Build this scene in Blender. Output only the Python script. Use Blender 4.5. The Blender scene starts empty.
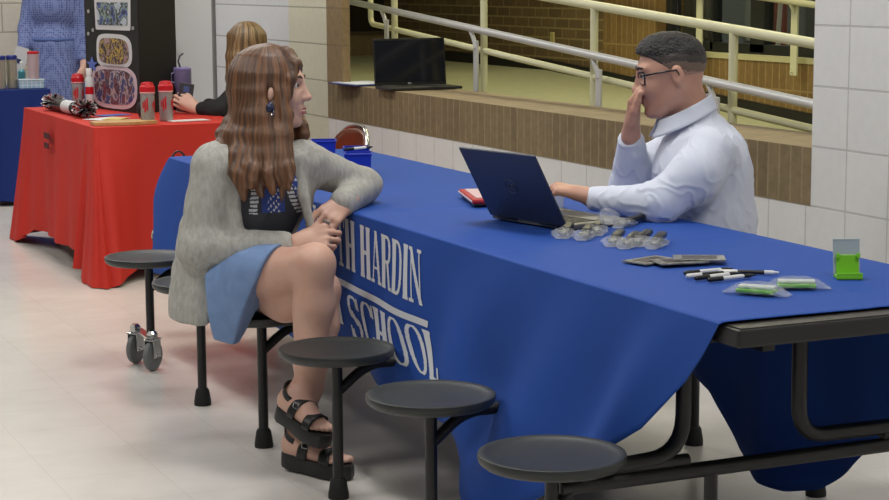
import bpy, bmesh, math, random
import numpy as np
from mathutils import Vector, Matrix, noise
random.seed(7)
PI = math.pi
COL = bpy.context.scene.collection

# ------------------------------------------------------------------ materials
def lin(c):
    o = []
    for v in c:
        v /= 255.0
        o.append(v/12.92 if v <= .04045 else ((v+.055)/1.055)**2.4)
    return (o[0], o[1], o[2], 1)
_M = {}
def mat(name, c, rough=.6, metal=0, c2=None, nscale=8, stretch=None, bump=0, bscale=60, bstretch=None, trans=0, alpha=1, spec=.5, sheen=0, emit=0, contrast=(.35, .65), coat=0, sss=0):
    if name in _M: return _M[name]
    m = bpy.data.materials.new(name); m.use_nodes = True
    nt = m.node_tree; N = nt.nodes; L = nt.links
    b = N['Principled BSDF']
    b.inputs['Base Color'].default_value = lin(c)
    b.inputs['Roughness'].default_value = rough
    b.inputs['Metallic'].default_value = metal
    b.inputs['Specular IOR Level'].default_value = spec
    b.inputs['Transmission Weight'].default_value = trans
    b.inputs['Alpha'].default_value = alpha
    b.inputs['Coat Weight'].default_value = coat
    if sheen: b.inputs['Sheen Weight'].default_value = sheen
    if sss:
        b.inputs['Subsurface Weight'].default_value = sss
        b.inputs['Subsurface Radius'].default_value = (.01, .004, .002)
    tc = N.new('ShaderNodeTexCoord')
    if c2:
        mp = N.new('ShaderNodeMapping'); L.new(tc.outputs['Object'], mp.inputs[0])
        if stretch: mp.inputs['Scale'].default_value = stretch
        nz = N.new('ShaderNodeTexNoise'); nz.inputs['Scale'].default_value = nscale; nz.inputs['Detail'].default_value = 5
        L.new(mp.outputs[0], nz.inputs['Vector'])
        cr = N.new('ShaderNodeValToRGB'); L.new(nz.outputs['Fac'], cr.inputs[0])
        cr.color_ramp.elements[0].position = contrast[0]; cr.color_ramp.elements[1].position = contrast[1]
        cr.color_ramp.elements[0].color = lin(c); cr.color_ramp.elements[1].color = lin(c2)
        L.new(cr.outputs[0], b.inputs['Base Color'])
    if bump:
        mp = N.new('ShaderNodeMapping'); L.new(tc.outputs['Object'], mp.inputs[0])
        if bstretch: mp.inputs['Scale'].default_value = bstretch
        nz = N.new('ShaderNodeTexNoise'); nz.inputs['Scale'].default_value = bscale; nz.inputs['Detail'].default_value = 3
        L.new(mp.outputs[0], nz.inputs['Vector'])
        bp = N.new('ShaderNodeBump'); bp.inputs['Strength'].default_value = bump; bp.inputs['Distance'].default_value = .01
        L.new(nz.outputs['Fac'], bp.inputs['Height']); L.new(bp.outputs[0], b.inputs['Normal'])
    if emit:
        b.inputs['Emission Color'].default_value = lin(c); b.inputs['Emission Strength'].default_value = emit
    _M[name] = m
    return m

def brickmat(name, axes, bw, rh, off, c1, c2, cm, mort=.006, bump=.4, rough=.6, phase=(0, 0), nz_amt=.25, fgrain=None):
    """brick texture over object coordinates; axes = which object axes are (u, v)"""
    if name in _M: return _M[name]
    m = bpy.data.materials.new(name); m.use_nodes = True
    nt = m.node_tree; N = nt.nodes; L = nt.links; b = N['Principled BSDF']
    b.inputs['Roughness'].default_value = rough
    tc = N.new('ShaderNodeTexCoord'); sx = N.new('ShaderNodeSeparateXYZ'); cb = N.new('ShaderNodeCombineXYZ')
    L.new(tc.outputs['Object'], sx.inputs[0])
    for i, a in enumerate(axes):
        ad = N.new('ShaderNodeMath'); ad.operation = 'ADD'; ad.inputs[1].default_value = phase[i] + 40*(bw if i == 0 else rh)
        L.new(sx.outputs['XYZ'.index(a)], ad.inputs[0]); L.new(ad.outputs[0], cb.inputs[i])
    br = N.new('ShaderNodeTexBrick'); L.new(cb.outputs[0], br.inputs['Vector'])
    br.offset = off; br.inputs['Scale'].default_value = 1
    br.inputs['Brick Width'].default_value = bw; br.inputs['Row Height'].default_value = rh
    br.inputs['Mortar Size'].default_value = mort; br.inputs['Mortar Smooth'].default_value = .2
    br.inputs['Color1'].default_value = lin(c1); br.inputs['Color2'].default_value = lin(c2); br.inputs['Mortar'].default_value = lin(cm)
    nz = N.new('ShaderNodeTexNoise'); nz.inputs['Scale'].default_value = 30; nz.inputs['Detail'].default_value = 6
    L.new(tc.outputs['Object'], nz.inputs['Vector'])
    mx = N.new('ShaderNodeMixRGB'); mx.blend_type = 'OVERLAY'; mx.inputs[0].default_value = nz_amt
    L.new(br.outputs['Color'], mx.inputs[1]); L.new(nz.outputs['Fac'], mx.inputs[2]); L.new(mx.outputs[0], b.inputs['Base Color'])
    inv = N.new('ShaderNodeMath'); inv.operation = 'MULTIPLY_ADD'; inv.inputs[1].default_value = -1; inv.inputs[2].default_value = 1
    L.new(br.outputs['Fac'], inv.inputs[0])
    ad = N.new('ShaderNodeMath'); ad.operation = 'MULTIPLY_ADD'; ad.inputs[1].default_value = .15
    L.new(nz.outputs['Fac'], ad.inputs[0]); L.new(inv.outputs[0], ad.inputs[2])
    bp = N.new('ShaderNodeBump'); bp.inputs['Strength'].default_value = bump; bp.inputs['Distance'].default_value = .006
    L.new(ad.outputs[0], bp.inputs['Height']); L.new(bp.outputs[0], b.inputs['Normal'])
    _M[name] = m
    return m

# ------------------------------------------------------------------ object helpers
def link(name, me, m, parent=None, smooth=False):
    if m is not None:
        for k in (m if isinstance(m, (list, tuple)) else [m]): me.materials.append(k)
    if smooth:
        me.polygons.foreach_set('use_smooth', [True]*len(me.polygons))
    o = bpy.data.objects.new(name, me); COL.objects.link(o)
    if parent: o.parent = parent
    return o
def pyobj(name, v, f, m, parent=None, smooth=False, fm=None):
    me = bpy.data.meshes.new(name); me.from_pydata([tuple(map(float, p)) for p in v], [], f)
    if fm is not None: me.polygons.foreach_set('material_index', np.asarray(fm, dtype=np.int32))
    me.update()
    return link(name, me, m, parent, smooth)
def thing(name, label, cat, loc=(0, 0, 0), rz=0, group=None):
    o = bpy.data.objects.new(name, None); COL.objects.link(o); o.empty_display_size = .05
    o.location = loc; o.rotation_euler = (0, 0, rz)
    return tag(o, label, cat, group)
def tag(o, label, cat, group=None):
    o['label'] = label; o['category'] = cat
    if group: o['group'] = group
    return o
def struct(o):
    o['kind'] = 'structure'; return o

class MB:
    """collects shapes into one mesh"""
    def __init__(s): s.bm = bmesh.new(); s.mi = 0
    def _tag(s, fs):
        for f in fs: f.material_index = s.mi
    def box(s, c, size, rot=None, bev=0, seg=2):
        t = bmesh.new(); bmesh.ops.create_cube(t, size=1)
        for v in t.verts: v.co = Vector((v.co.x*size[0], v.co.y*size[1], v.co.z*size[2]))
        if bev: bmesh.ops.bevel(t, geom=t.edges[:]+t.verts[:], offset=bev, segments=seg, affect='EDGES', profile=.6)
        M = Matrix.Translation(c)
        if rot is not None: M = M @ (rot.to_4x4() if isinstance(rot, Matrix) else Matrix.Rotation(rot, 4, 'Z'))
        t.transform(M); s._merge(t); return s
    def _merge(s, t):
        for f in t.faces: f.material_index = s.mi
        me = bpy.data.meshes.new('t'); t.to_mesh(me); t.free(); s.bm.from_mesh(me)
        bpy.data.meshes.remove(me)
    def tube(s, pts, r, n=12, cap=True, sq=1):
        pts = [Vector(p) for p in pts]; k = len(pts)
        rr = r if isinstance(r, (list, tuple)) else [r]*k
        rings = []; up = None
        for i in range(k):
            d = (pts[min(i+1, k-1)]-pts[max(i-1, 0)]).normalized()
            if up is None:
                up = Vector((0, 0, 1)) if abs(d.z) < .9 else Vector((1, 0, 0))
            a = d.cross(up).normalized(); up = a.cross(d).normalized()
            rings.append([s.bm.verts.new(pts[i]+(a*math.cos(t)+up*math.sin(t)*sq)*rr[i]) for t in [2*PI*j/n for j in range(n)]])
        for i in range(k-1):
            for j in range(n):
                f = s.bm.faces.new((rings[i][j], rings[i][(j+1) % n], rings[i+1][(j+1) % n], rings[i+1][j])); f.material_index = s.mi
        if cap:
            f = s.bm.faces.new(rings[0][::-1]); f.material_index = s.mi
            f = s.bm.faces.new(rings[-1]); f.material_index = s.mi
        return s
    def lathe(s, prof, c=(0, 0, 0), n=24, M=None):
        rings = []
        for (r, z) in prof:
            ring = []
            for j in range(n):
                t = 2*PI*j/n; p = Vector((r*math.cos(t), r*math.sin(t), z))
                if M is not None: p = M @ p
                ring.append(s.bm.verts.new(p+Vector(c)))
            rings.append(ring)
        for i in range(len(rings)-1):
            for j in range(n):
                f = s.bm.faces.new((rings[i][j], rings[i][(j+1) % n], rings[i+1][(j+1) % n], rings[i+1][j])); f.material_index = s.mi
        f = s.bm.faces.new(rings[0][::-1]); f.material_index = s.mi
        f = s.bm.faces.new(rings[-1]); f.material_index = s.mi
        return s
    def prism(s, poly, z0, z1, M=None):
        M = M or Matrix.Identity(4)
        a = [s.bm.verts.new(M @ Vector((p[0], p[1], z0))) for p in poly]
        b = [s.bm.verts.new(M @ Vector((p[0], p[1], z1))) for p in poly]
        n = len(poly); fs = [s.bm.faces.new(a[::-1]), s.bm.faces.new(b)]
        for i in range(n): fs.append(s.bm.faces.new((a[i], a[(i+1) % n], b[(i+1) % n], b[i])))
        s._tag(fs); return s
    def grid(s, fn, nu, nv):
        vs = [[s.bm.verts.new(fn(i/nu, j/nv)) for j in range(nv+1)] for i in range(nu+1)]
        for i in range(nu):
            for j in range(nv):
                f = s.bm.faces.new((vs[i][j], vs[i+1][j], vs[i+1][j+1], vs[i][j+1])); f.material_index = s.mi
        return s
    def build(s, name, m, parent=None, smooth=False, angle=None):
        bmesh.ops.recalc_face_normals(s.bm, faces=s.bm.faces[:])
        if smooth and angle:
            for e in s.bm.edges:
                if len(e.link_faces) == 2 and e.calc_face_angle(0) > angle: e.smooth = False
        me = bpy.data.meshes.new(name); s.bm.to_mesh(me); s.bm.free()
        return link(name, me, m, parent, smooth)
def arc(p, n=6):
    """round the corners of a polyline: list of (point, radius)"""
    out = [Vector(p[0][0])]
    for i in range(1, len(p)-1):
        P = Vector(p[i][0]); r = p[i][1]
        a = (Vector(p[i-1][0])-P).normalized(); b = (Vector(p[i+1][0])-P).normalized()
        for k in range(n+1):
            t = k/n; out.append((1-t)**2*(P+a*r)+2*t*(1-t)*P+t*t*(P+b*r))
    out.append(Vector(p[-1][0])); return out
def dup(root, loc, rz=None, label=None):
    r = root.copy(); COL.objects.link(r); r.location = loc
    if rz is not None: r.rotation_euler = (0, 0, rz)
    if label: r['label'] = label
    for ch in list(root.children):
        c = ch.copy(); COL.objects.link(c); c.parent = r
        for g in list(ch.children):
            d = g.copy(); COL.objects.link(d); d.parent = c
    return r

# ------------------------------------------------------------------ signed distance modelling (for bodies and cloth)
def smin(a, b, k):
    if k <= 0: return np.minimum(a, b)
    h = np.maximum(k-np.abs(a-b), 0)/k
    return np.minimum(a, b)-h*h*k*.25
def V3(p): return np.array(p, dtype=np.float64)
class SDF:
    def __init__(s, lo, hi, h):
        s.h = h; s.lo = V3(lo); s.n = np.ceil((V3(hi)-s.lo)/h).astype(int)+1
        s.D = np.full(tuple(s.n), .08, dtype=np.float32)
    def sub(s, lo, hi, pad=.03):
        a = np.clip(np.floor((V3(lo)-pad-s.lo)/s.h).astype(int), 0, s.n); b = np.clip(np.ceil((V3(hi)+pad-s.lo)/s.h).astype(int)+1, 0, s.n)
        sl = tuple(slice(a[i], b[i]) for i in range(3))
        X, Y, Z = np.meshgrid(*[s.lo[i]+np.arange(a[i], b[i])*s.h for i in range(3)], indexing='ij')
        return sl, X, Y, Z
    def put(s, sl, d, k, op):
        if d.size == 0: return
        if op == '+': s.D[sl] = smin(s.D[sl], d, k)
        elif op == '-': s.D[sl] = -smin(-s.D[sl], d, k)
    def cap(s, p, q, r0, r1=None, k=.02, op='+', flat=None):
        """round cone; flat = (axis vector, factor) squeezes it along the axis"""
        p, q = V3(p), V3(q); r1 = r0 if r1 is None else r1; R = max(r0, r1)
        sl, X, Y, Z = s.sub(np.minimum(p, q)-R, np.maximum(p, q)+R)
        if X.size == 0: return s
        d = q-p; L2 = max(d@d, 1e-12)
        X = X-p[0]; Y = Y-p[1]; Z = Z-p[2]
        t = np.clip((X*d[0]+Y*d[1]+Z*d[2])/L2, 0, 1)
        X = X-t*d[0]; Y = Y-t*d[1]; Z = Z-t*d[2]
        if flat:
            a = V3(flat[0]); a = a/np.linalg.norm(a); f = flat[1]
            c = X*a[0]+Y*a[1]+Z*a[2]
            dist2 = X*X+Y*Y+Z*Z+c*c*(1/(f*f)-1)
            dd = (np.sqrt(dist2)-(r0+(r1-r0)*t))*(f+(1-f)*.5)
        else:
            dd = np.sqrt(X*X+Y*Y+Z*Z)-(r0+(r1-r0)*t)
        s.put(sl, dd.astype(np.float32), k, op); return s
    def ell(s, c, r, M=None, k=.02, op='+'):
        c = V3(c); r = V3(r); R = r.max() if M is not None else r
        sl, X, Y, Z = s.sub(c-R, c+R)
        if X.size == 0: return s
        X = X-c[0]; Y = Y-c[1]; Z = Z-c[2]
        if M is not None:
            M = np.array(M); X, Y, Z = (M[0, i]*X+M[1, i]*Y+M[2, i]*Z for i in range(3)) if False else (M[0][0]*X+M[0][1]*Y+M[0][2]*Z, M[1][0]*X+M[1][1]*Y+M[1][2]*Z, M[2][0]*X+M[2][1]*Y+M[2][2]*Z)
        k0 = np.sqrt((X/r[0])**2+(Y/r[1])**2+(Z/r[2])**2)
        k1 = np.sqrt((X/r[0]**2)**2+(Y/r[1]**2)**2+(Z/r[2]**2)**2)+1e-9
        s.put(sl, (k0*(k0-1)/k1).astype(np.float32), k, op); return s
    def chain(s, pts, rs, k=.02, **kw):
        for i in range(len(pts)-1): s.cap(pts[i], pts[i+1], rs[i], rs[i+1], k=k, **kw)
        return s
    def field(s, fn, k=.0, op='-', lo=None, hi=None):
        sl, X, Y, Z = s.sub(s.lo if lo is None else lo, s.lo+s.n*s.h if hi is None else hi, 0)
        s.put(sl, fn(X, Y, Z).astype(np.float32), k, op); return s
    def mesh(s):
        D = s.D.astype(np.float64); D[D == 0] = 1e-6
        D[0] = D[-1] = .05; D[:, 0] = D[:, -1] = .05; D[:, :, 0] = D[:, :, -1] = .05
        I = D < 0; nx, ny, nz = D.shape
        cnt = np.zeros((nx-1, ny-1, nz-1), np.int8)
        for i in (0, 1):
            for j in (0, 1):
                for k in (0, 1): cnt += I[i:nx-1+i, j:ny-1+j, k:nz-1+k]
        ac = (cnt > 0) & (cnt < 8); idx = -np.ones(ac.shape, np.int64); c = np.argwhere(ac); idx[ac] = np.arange(len(c))
        acc = np.zeros((len(c), 3)); w = np.zeros(len(c))
        cor = [(i, j, k) for i in (0, 1) for j in (0, 1) for k in (0, 1)]
        for a in cor:
            for ax in range(3):
                if a[ax] == 0:
                    b = list(a); b[ax] = 1
                    da = D[c[:, 0]+a[0], c[:, 1]+a[1], c[:, 2]+a[2]]; db = D[c[:, 0]+b[0], c[:, 1]+b[1], c[:, 2]+b[2]]
                    m = (da < 0) != (db < 0); t = np.where(m, da/np.where(m, da-db, 1), 0)
                    P = np.array(a, float)[None]+np.zeros((len(c), 3)); P[:, ax] += t
                    acc += P*m[:, None]; w += m
        V = (c+acc/w[:, None])*s.h+s.lo
        F = []
        for ax in range(3):
            sl0 = [slice(None)]*3; sl1 = [slice(None)]*3; sl0[ax] = slice(0, -1); sl1[ax] = slice(1, None)
            a = I[tuple(sl0)]; b = I[tuple(sl1)]; e = np.argwhere(a != b)
            u, v = (ax+1) % 3, (ax+2) % 3
            ok = (e[:, u] > 0) & (e[:, v] > 0) & (e[:, u] < D.shape[u]-1) & (e[:, v] < D.shape[v]-1); e = e[ok]
            def g(du, dv):
                q = e.copy(); q[:, u] -= du; q[:, v] -= dv; return idx[q[:, 0], q[:, 1], q[:, 2]]
            Q = np.stack([g(1, 1), g(0, 1), g(0, 0), g(1, 0)], 1)
            fl = a[e[:, 0], e[:, 1], e[:, 2]]
            Q[~fl] = Q[~fl][:, ::-1]; F.append(Q)
        return V, np.concatenate(F)
def sdf_obj(name, sd, m, parent=None, disp=None, fmfn=None, relax=2):
    V, F = sd.mesh()
    # a light relaxation of the stair steps
    for _ in range(relax):
        S = np.zeros_like(V); n = np.zeros(len(V))
        for i in range(4):
            a, b = F[:, i], F[:, (i+1) % 4]
            for x, y in ((a, b), (b, a)):
                S[:, 0] += np.bincount(x, V[y, 0], len(V)); S[:, 1] += np.bincount(x, V[y, 1], len(V)); S[:, 2] += np.bincount(x, V[y, 2], len(V))
                n += np.bincount(x, minlength=len(V))
        V = V*.5+.5*S/np.maximum(n, 1)[:, None]
    if disp is not None:
        A = V[F[:, 2]]-V[F[:, 0]]; B = V[F[:, 3]]-V[F[:, 1]]; fn = np.cross(A, B)
        Nn = np.zeros_like(V)
        for i in range(4):
            for k in range(3): Nn[:, k] += np.bincount(F[:, i], fn[:, k], len(V))
        Nn /= np.maximum(np.linalg.norm(Nn, axis=1), 1e-12)[:, None]
        V = V+Nn*disp(V)[:, None]
    me = bpy.data.meshes.new(name)
    me.vertices.add(len(V)); me.vertices.foreach_set('co', V.astype(np.float32).ravel())
    me.loops.add(F.size); me.loops.foreach_set('vertex_index', F.astype(np.int32).ravel())
    me.polygons.add(len(F)); me.polygons.foreach_set('loop_start', np.arange(0, F.size, 4, dtype=np.int32))
    me.update(calc_edges=True); me.validate()
    if fmfn is not None and len(me.polygons) == len(F):
        me.polygons.foreach_set('material_index', fmfn(V[F].mean(1)).astype(np.int32))
    return link(name, me, m, parent, True)
def wave(V, fx, fy, fz, ph=0, amp=1):
    return amp*np.sin(V[:, 0]*fx+V[:, 1]*fy+V[:, 2]*fz+ph)
def nfield(V, sc, seed=0):
    """smooth cheap noise from warped sines"""
    x, y, z = (V*np.array(sc)).T
    s = seed*1.7
    a = np.sin(x+1.3*np.sin(y*.9+s)+s)+np.sin(y*1.1+1.7*np.sin(z*.8+s*.5)+2*s)+np.sin(z*1.2+1.1*np.sin(x*.7+s)+.3)
    b = np.sin(x*2.1+y*1.3+1.2*np.sin(z*1.9+s))*.5+np.sin(z*2.3-y*1.7+np.sin(x*1.8)+s)*.5
    return (a+b)/4

# head in its own frame: f forward, l left, u up
def head(sd, c, f, u, s=1.0, neck=None, nr=.055, female=False, smile=False):
    c = V3(c); f = V3(f)/np.linalg.norm(f); u = V3(u); l = np.cross(u, f); l /= np.linalg.norm(l); u = np.cross(f, l)
    M = np.array([f, l, u])
    P = lambda x, y, z: c+s*(f*x+l*y+u*z)
    E = lambda p, r, k=.02, op='+': sd.ell(P(*p), V3(r)*s, M, k*s, op)
    E((-.014, 0, .03), (.097, .075, .088))
    E((.03, 0, -.015), (.068, .061, .085), .03)
    E((.034, 0, -.07), (.05, .046, .045), .03)
    E((.074, 0, -.1), (.018, .02, .015) if female else (.022, .026, .019), .022)
    for y in (-1, 1):
        sd.cap(P(-.012, y*.056, -.045), P(.05, y*.028, -.098), .019*s, .016*s, k=.03*s)     # jaw
        E((.062, y*.036, -.028), (.024, .02, .02), .02)                                   # cheek
        E((.088, y*.031, .013), (.014, .017, .012), .012, '-')                           # eye socket
        E((.069, y*.03, .012), (.0145, .0145, .0135), .004)                                 # lid
        sd.cap(P(.084, y*.012, .03), P(.07, y*.045, .034), .009*s, .008*s, k=.014*s)       # brow
        E((.1, y*.0105, -.028), (.01, .0075, .0075), .006)                                # nostril wing
        E((-.014, y*.080, -.006), (.019, .010, .032), .005)                               # ear
        E((-.010, y*.090, -.002), (.010, .006, .018), .003, '-')
        E((-.016, y*.074, -.034), (.008, .006, .009), .005)
    sd.cap(P(.086, 0, .02), P(.108, 0, -.022), .008*s, .011*s, k=.012*s)
    E((.112, 0, -.025), (.01, .0095, .0085), .006)
    sd.cap(P(.09, -.014, -.056), P(.09, .014, -.056), .0075*s, k=.008*s); E((.096, 0, -.056), (.007, .011, .006), .006)
    sd.cap(P(.088, -.012, -.07), P(.088, .012, -.07), .008*s, k=.008*s); E((.093, 0, -.07), (.007, .01, .006), .006)
    if neck is not None: sd.cap(P(-.03, 0, -.05), neck, nr*s*.95, nr*s*1.08, k=.03)
    return P, M

# hand: wrist w, direction d (towards the fingers), n = back-of-hand normal, side = +1 thumb on d x n side
def hand(sd, w, d, n, s=1.0, curl=(.5, .6, .5), thumb=(.6, .2), side=1, spread=.12, vary=(0, 0, 0, 0), k=.006):
    w = V3(w); d = V3(d)/np.linalg.norm(d); n = V3(n); n = n-d*(n@d); n /= np.linalg.norm(n); t = np.cross(d, n)*side
    P = lambda x, y, z: w+s*(d*x+t*y+n*z)
    for y in (-.028, -.01, .01, .028):
        sd.cap(P(.0, y*.6, 0), P(.085-abs(y-.01)*.25, y*1.15, 0), .0155*s, .0115*s, k=.012)
    sd.cap(P(-.03, 0, 0), P(.02, 0, 0), .024*s, .022*s, k=.02, flat=(n, .8))
    base = [(.086, .033, .0), (.092, .011, .0), (.087, -.012, 0), (.078, -.033, 0)]
    Ls = [(.042, .026, .02), (.046, .03, .022), (.043, .028, .021), (.033, .021, .018)]
    for i in range(4):
        a = 0; yaw_ = spread*(1.5-i)/1.5; p = P(*base[i]); r = (.0093, .0095, .009, .0078)[i]*s
        dd = d*math.cos(yaw_)+t*math.sin(yaw_)
        for j in range(3):
            a += curl[j]+vary[i]*(1 if j else .6)
            v = dd*math.cos(a)-n*math.sin(a); q = p+v*Ls[i][j]*s
            sd.cap(p, q, r, r*.9, k=k); p = q; r *= .91
    p = P(.02, .026, -.008); a, b = thumb
    v = d*math.cos(a)+t*math.sin(a)*.8-n*math.sin(a)*.5; v /= np.linalg.norm(v); q = p+v*.042*s
    sd.cap(p, q, .0155*s, .012*s, k=.012); v2 = v*math.cos(b)+(d*.9-t*.4-n*.3)*math.sin(b); v2 /= np.linalg.norm(v2)
    q2 = q+v2*.033*s; sd.cap(q, q2, .0115*s, .0105*s, k=k); q3 = q2+(v2+d*b*.4)/np.linalg.norm(v2+d*b*.4)*.026*s; sd.cap(q2, q3, .0103*s, .0085*s, k=k)
    return P
# ================================================================== SETTING
Z4, CO = .6575, .2032
block = brickmat('painted_block', 'YZ', .2199, CO, 0, (216, 215, 212), (213, 212, 209), (188, 187, 184), mort=.004, bump=.5, rough=.5, phase=(-1.6865, -Z4+CO*0), nz_amt=.12)
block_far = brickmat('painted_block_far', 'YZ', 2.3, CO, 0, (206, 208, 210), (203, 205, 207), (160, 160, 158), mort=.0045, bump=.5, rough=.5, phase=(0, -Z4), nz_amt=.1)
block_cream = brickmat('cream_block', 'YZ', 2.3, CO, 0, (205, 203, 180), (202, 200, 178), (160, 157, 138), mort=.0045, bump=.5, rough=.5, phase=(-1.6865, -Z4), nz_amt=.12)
block_end = brickmat('cream_block_end', 'XZ', .4, CO, .5, (206, 198, 184), (202, 194, 180), (158, 150, 138), mort=.005, bump=.5, rough=.55, phase=(0, -Z4), nz_amt=.1)
ledge_m = brickmat('ledge_brick', 'YZ', .0672, .2032, 0, (124, 106, 76), (112, 95, 67), (138, 122, 92), mort=.005, bump=.5, rough=.7, phase=(0, -Z4+.0), nz_amt=.35)
ledge_top = brickmat('ledge_top_brick', 'YX', .0672, .38, 0, (136, 119, 94), (124, 107, 82), (146, 130, 104), mort=.005, bump=.4, rough=.65, phase=(0, 0.04), nz_amt=.35)
jamb_m = brickmat('jamb_brick', 'YZ', .5, .2032, 0, (140, 118, 84), (128, 106, 74), (120, 102, 74), mort=.004, bump=.4, rough=.7, phase=(0, -Z4), nz_amt=.35)
brick_m = brickmat('ramp_brick', 'YZ', .2, .0677, .5, (110, 90, 56), (94, 76, 48), (138, 120, 80), mort=.0065, bump=.4, rough=.8, phase=(0, 0), nz_amt=.3)
soldier_m = brickmat('ramp_soldier_brick', 'YZ', .0677, .2, 0, (132, 104, 58), (118, 92, 50), (148, 122, 76), mort=.006, bump=.4, rough=.8, phase=(0, 0), nz_amt=.3)
tan_m = mat('tan_wall', (118, 98, 68), .8, c2=(104, 86, 58), nscale=14)
cove_m = mat('black_cove', (18, 17, 15), .5)

def floormat():
    m = bpy.data.materials.new('polished_floor'); m.use_nodes = True
    nt = m.node_tree; N = nt.nodes; L = nt.links; b = N['Principled BSDF']
    tc = N.new('ShaderNodeTexCoord')
    br = N.new('ShaderNodeTexBrick'); L.new(tc.outputs['Object'], br.inputs['Vector']); br.offset = 0
    br.inputs['Scale'].default_value = 1; br.inputs['Brick Width'].default_value = .305; br.inputs['Row Height'].default_value = .305
    br.inputs['Mortar Size'].default_value = .001; br.inputs['Color1'].default_value = lin((216, 211, 204)); br.inputs['Color2'].default_value = lin((212, 207, 200)); br.inputs['Mortar'].default_value = lin((196, 191, 184))
    nz = N.new('ShaderNodeTexNoise'); nz.inputs['Scale'].default_value = 9; nz.inputs['Detail'].default_value = 8; L.new(tc.outputs['Object'], nz.inputs['Vector'])
    mx = N.new('ShaderNodeMixRGB'); mx.blend_type = 'OVERLAY'; mx.inputs[0].default_value = .13
    L.new(br.outputs['Color'], mx.inputs[1]); L.new(nz.outputs['Fac'], mx.inputs[2]); L.new(mx.outputs[0], b.inputs['Base Color'])
    n2 = N.new('ShaderNodeTexNoise'); n2.inputs['Scale'].default_value = 3; L.new(tc.outputs['Object'], n2.inputs['Vector'])
    mr = N.new('ShaderNodeMapRange'); mr.inputs[3].default_value = .16; mr.inputs[4].default_value = .3; L.new(n2.outputs['Fac'], mr.inputs[0]); L.new(mr.outputs[0], b.inputs['Roughness'])
    bp = N.new('ShaderNodeBump'); bp.inputs['Strength'].default_value = .06; bp.inputs['Distance'].default_value = .01
    n3 = N.new('ShaderNodeTexNoise'); n3.inputs['Scale'].default_value = 5; L.new(tc.outputs['Object'], n3.inputs['Vector']); L.new(n3.outputs['Fac'], bp.inputs['Height']); L.new(bp.outputs[0], b.inputs['Normal'])
    return m
struct(MB().box((-1.1, 1.6, -.05), (5.6, 17.3, .1)).build('floor', floormat()))
m = MB()
m.box((1.783, -.95, 1.7), (.2, 6.1, 3.4)); m.box((1.783, 4.37, Z4/2), (.2, 4.54, Z4)); struct(m.build('wall_right', block))
struct(MB().box((1.703, 7.655, 1.7), (.04, 2.03, 3.4)).build('wall_right_far', block_far))
struct(MB().box((1.72, 9.45, 1.7), (.04, 1.6, 3.4)).build('wall_right_door', mat('plain_white_wall', (204, 205, 204), .5)))
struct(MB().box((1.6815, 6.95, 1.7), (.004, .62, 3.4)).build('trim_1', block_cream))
m = MB(); m.box((1.861, 4.37, Z4+.099), (.36, 4.54, .198)); 
for f in m.bm.faces: f.normal_update(); f.material_index = 1 if abs(f.normal.z) > .5 else 0
struct(m.build('trim_2', [ledge_m, ledge_top]))
struct(MB().box((1.70, 6.52, .8555+1.272), (.044, .24, 2.544)).build('trim_3', jamb_m))
struct(MB().box((-.4, 10.25, 1.7), (4.9, .1, 3.4)).build('wall_end', block_end))
d = struct(MB().box((1.69, 9.17, 1.05), (.04, .92, 2.1), bev=.004).build('door_1', mat('white_door', (206, 207, 207), .45)))
MB().box((1.69, 8.69, 1.05), (.05, .03, 2.1)).build('door_frame', mat('door_frame_grey', (120, 120, 118), .5), d)
MB().tube([(1.67, 9.55, 1.0), (1.62, 9.55, 1.0), (1.62, 9.44, 1.0)], .01).build('door_handle', mat('chrome', (200, 200, 200), .2, 1), d)
ceil_m = mat('ceiling_tile', (200, 200, 196), .9, bump=.1, bscale=80)
struct(MB().box((-1.1, 1.6, 3.45), (5.6, 17.3, .1)).build('ceiling', ceil_m))
# ---- ramp corridor beyond the opening
rz = lambda Y: .79-.058*max(0, 8.4-Y)
def strip(x0, x1, dz0, dz1, name, mm):
    m = MB(); ys = [-1, 8.4, 11.3]
    for a, b in zip(ys[:-1], ys[1:]):
        v = [m.bm.verts.new(p) for p in [(x0, a, rz(a)+dz0), (x1, a, rz(a)+dz0), (x1, b, rz(b)+dz0), (x0, b, rz(b)+dz0), (x0, a, rz(a)+dz1), (x1, a, rz(a)+dz1), (x1, b, rz(b)+dz1), (x0, b, rz(b)+dz1)]]
        for q in [(0, 3, 2, 1), (4, 5, 6, 7), (0, 1, 5, 4), (1, 2, 6, 5), (2, 3, 7, 6), (3, 0, 4, 7)]: m.bm.faces.new([v[i] for i in q])
    return struct(m.build(name, mm))
strip(1.884, 4.0, -.2, 0, 'floor_ramp', mat('ramp_floor', (172, 172, 140), .55, c2=(164, 164, 132), nscale=20))
strip(3.985, 4.0, 0, .075, 'baseboard_ramp', cove_m)
m = MB(); m.box((4.1, 9.5, 1.9), (.2, 3.76, 3.0)); struct(m.build('wall_ramp', brick_m))
m = MB(); m.box((4.095, 7.285, 1.9), (.2, .67, 3.0)).box((4.095, 2.97, .58), (.2, 7.96, .76)); struct(m.build('wall_ramp_soldier', soldier_m))
m = MB(); m.box((4.09, 2.97, .968), (.2, 7.94, .03)); struct(m.build('trim_4', mat('cream_sill', (190, 184, 140), .5)))
wf = mat('dark_frame', (34, 35, 34), .4)
m = MB()
for y, w in ((6.92, .08), (6.43, .03), (5.95, .14), (5.1, .06), (4.2, .06), (3.2, .06)): m.box((4.1, y, 2.15), (.07, w, 2.31))
m.box((4.1, 2.97, 1.01), (.07, 7.9, .06)).box((4.1, 2.97, 3.27), (.07, 7.9, .06))
w1 = struct(m.build('window_1', wf))
glass = mat('window_glass', (235, 240, 236), .03, trans=1, spec=.5)
MB().box((4.1, 2.97, 2.15), (.008, 7.8, 2.18)).build('window_pane', glass, w1)
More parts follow.
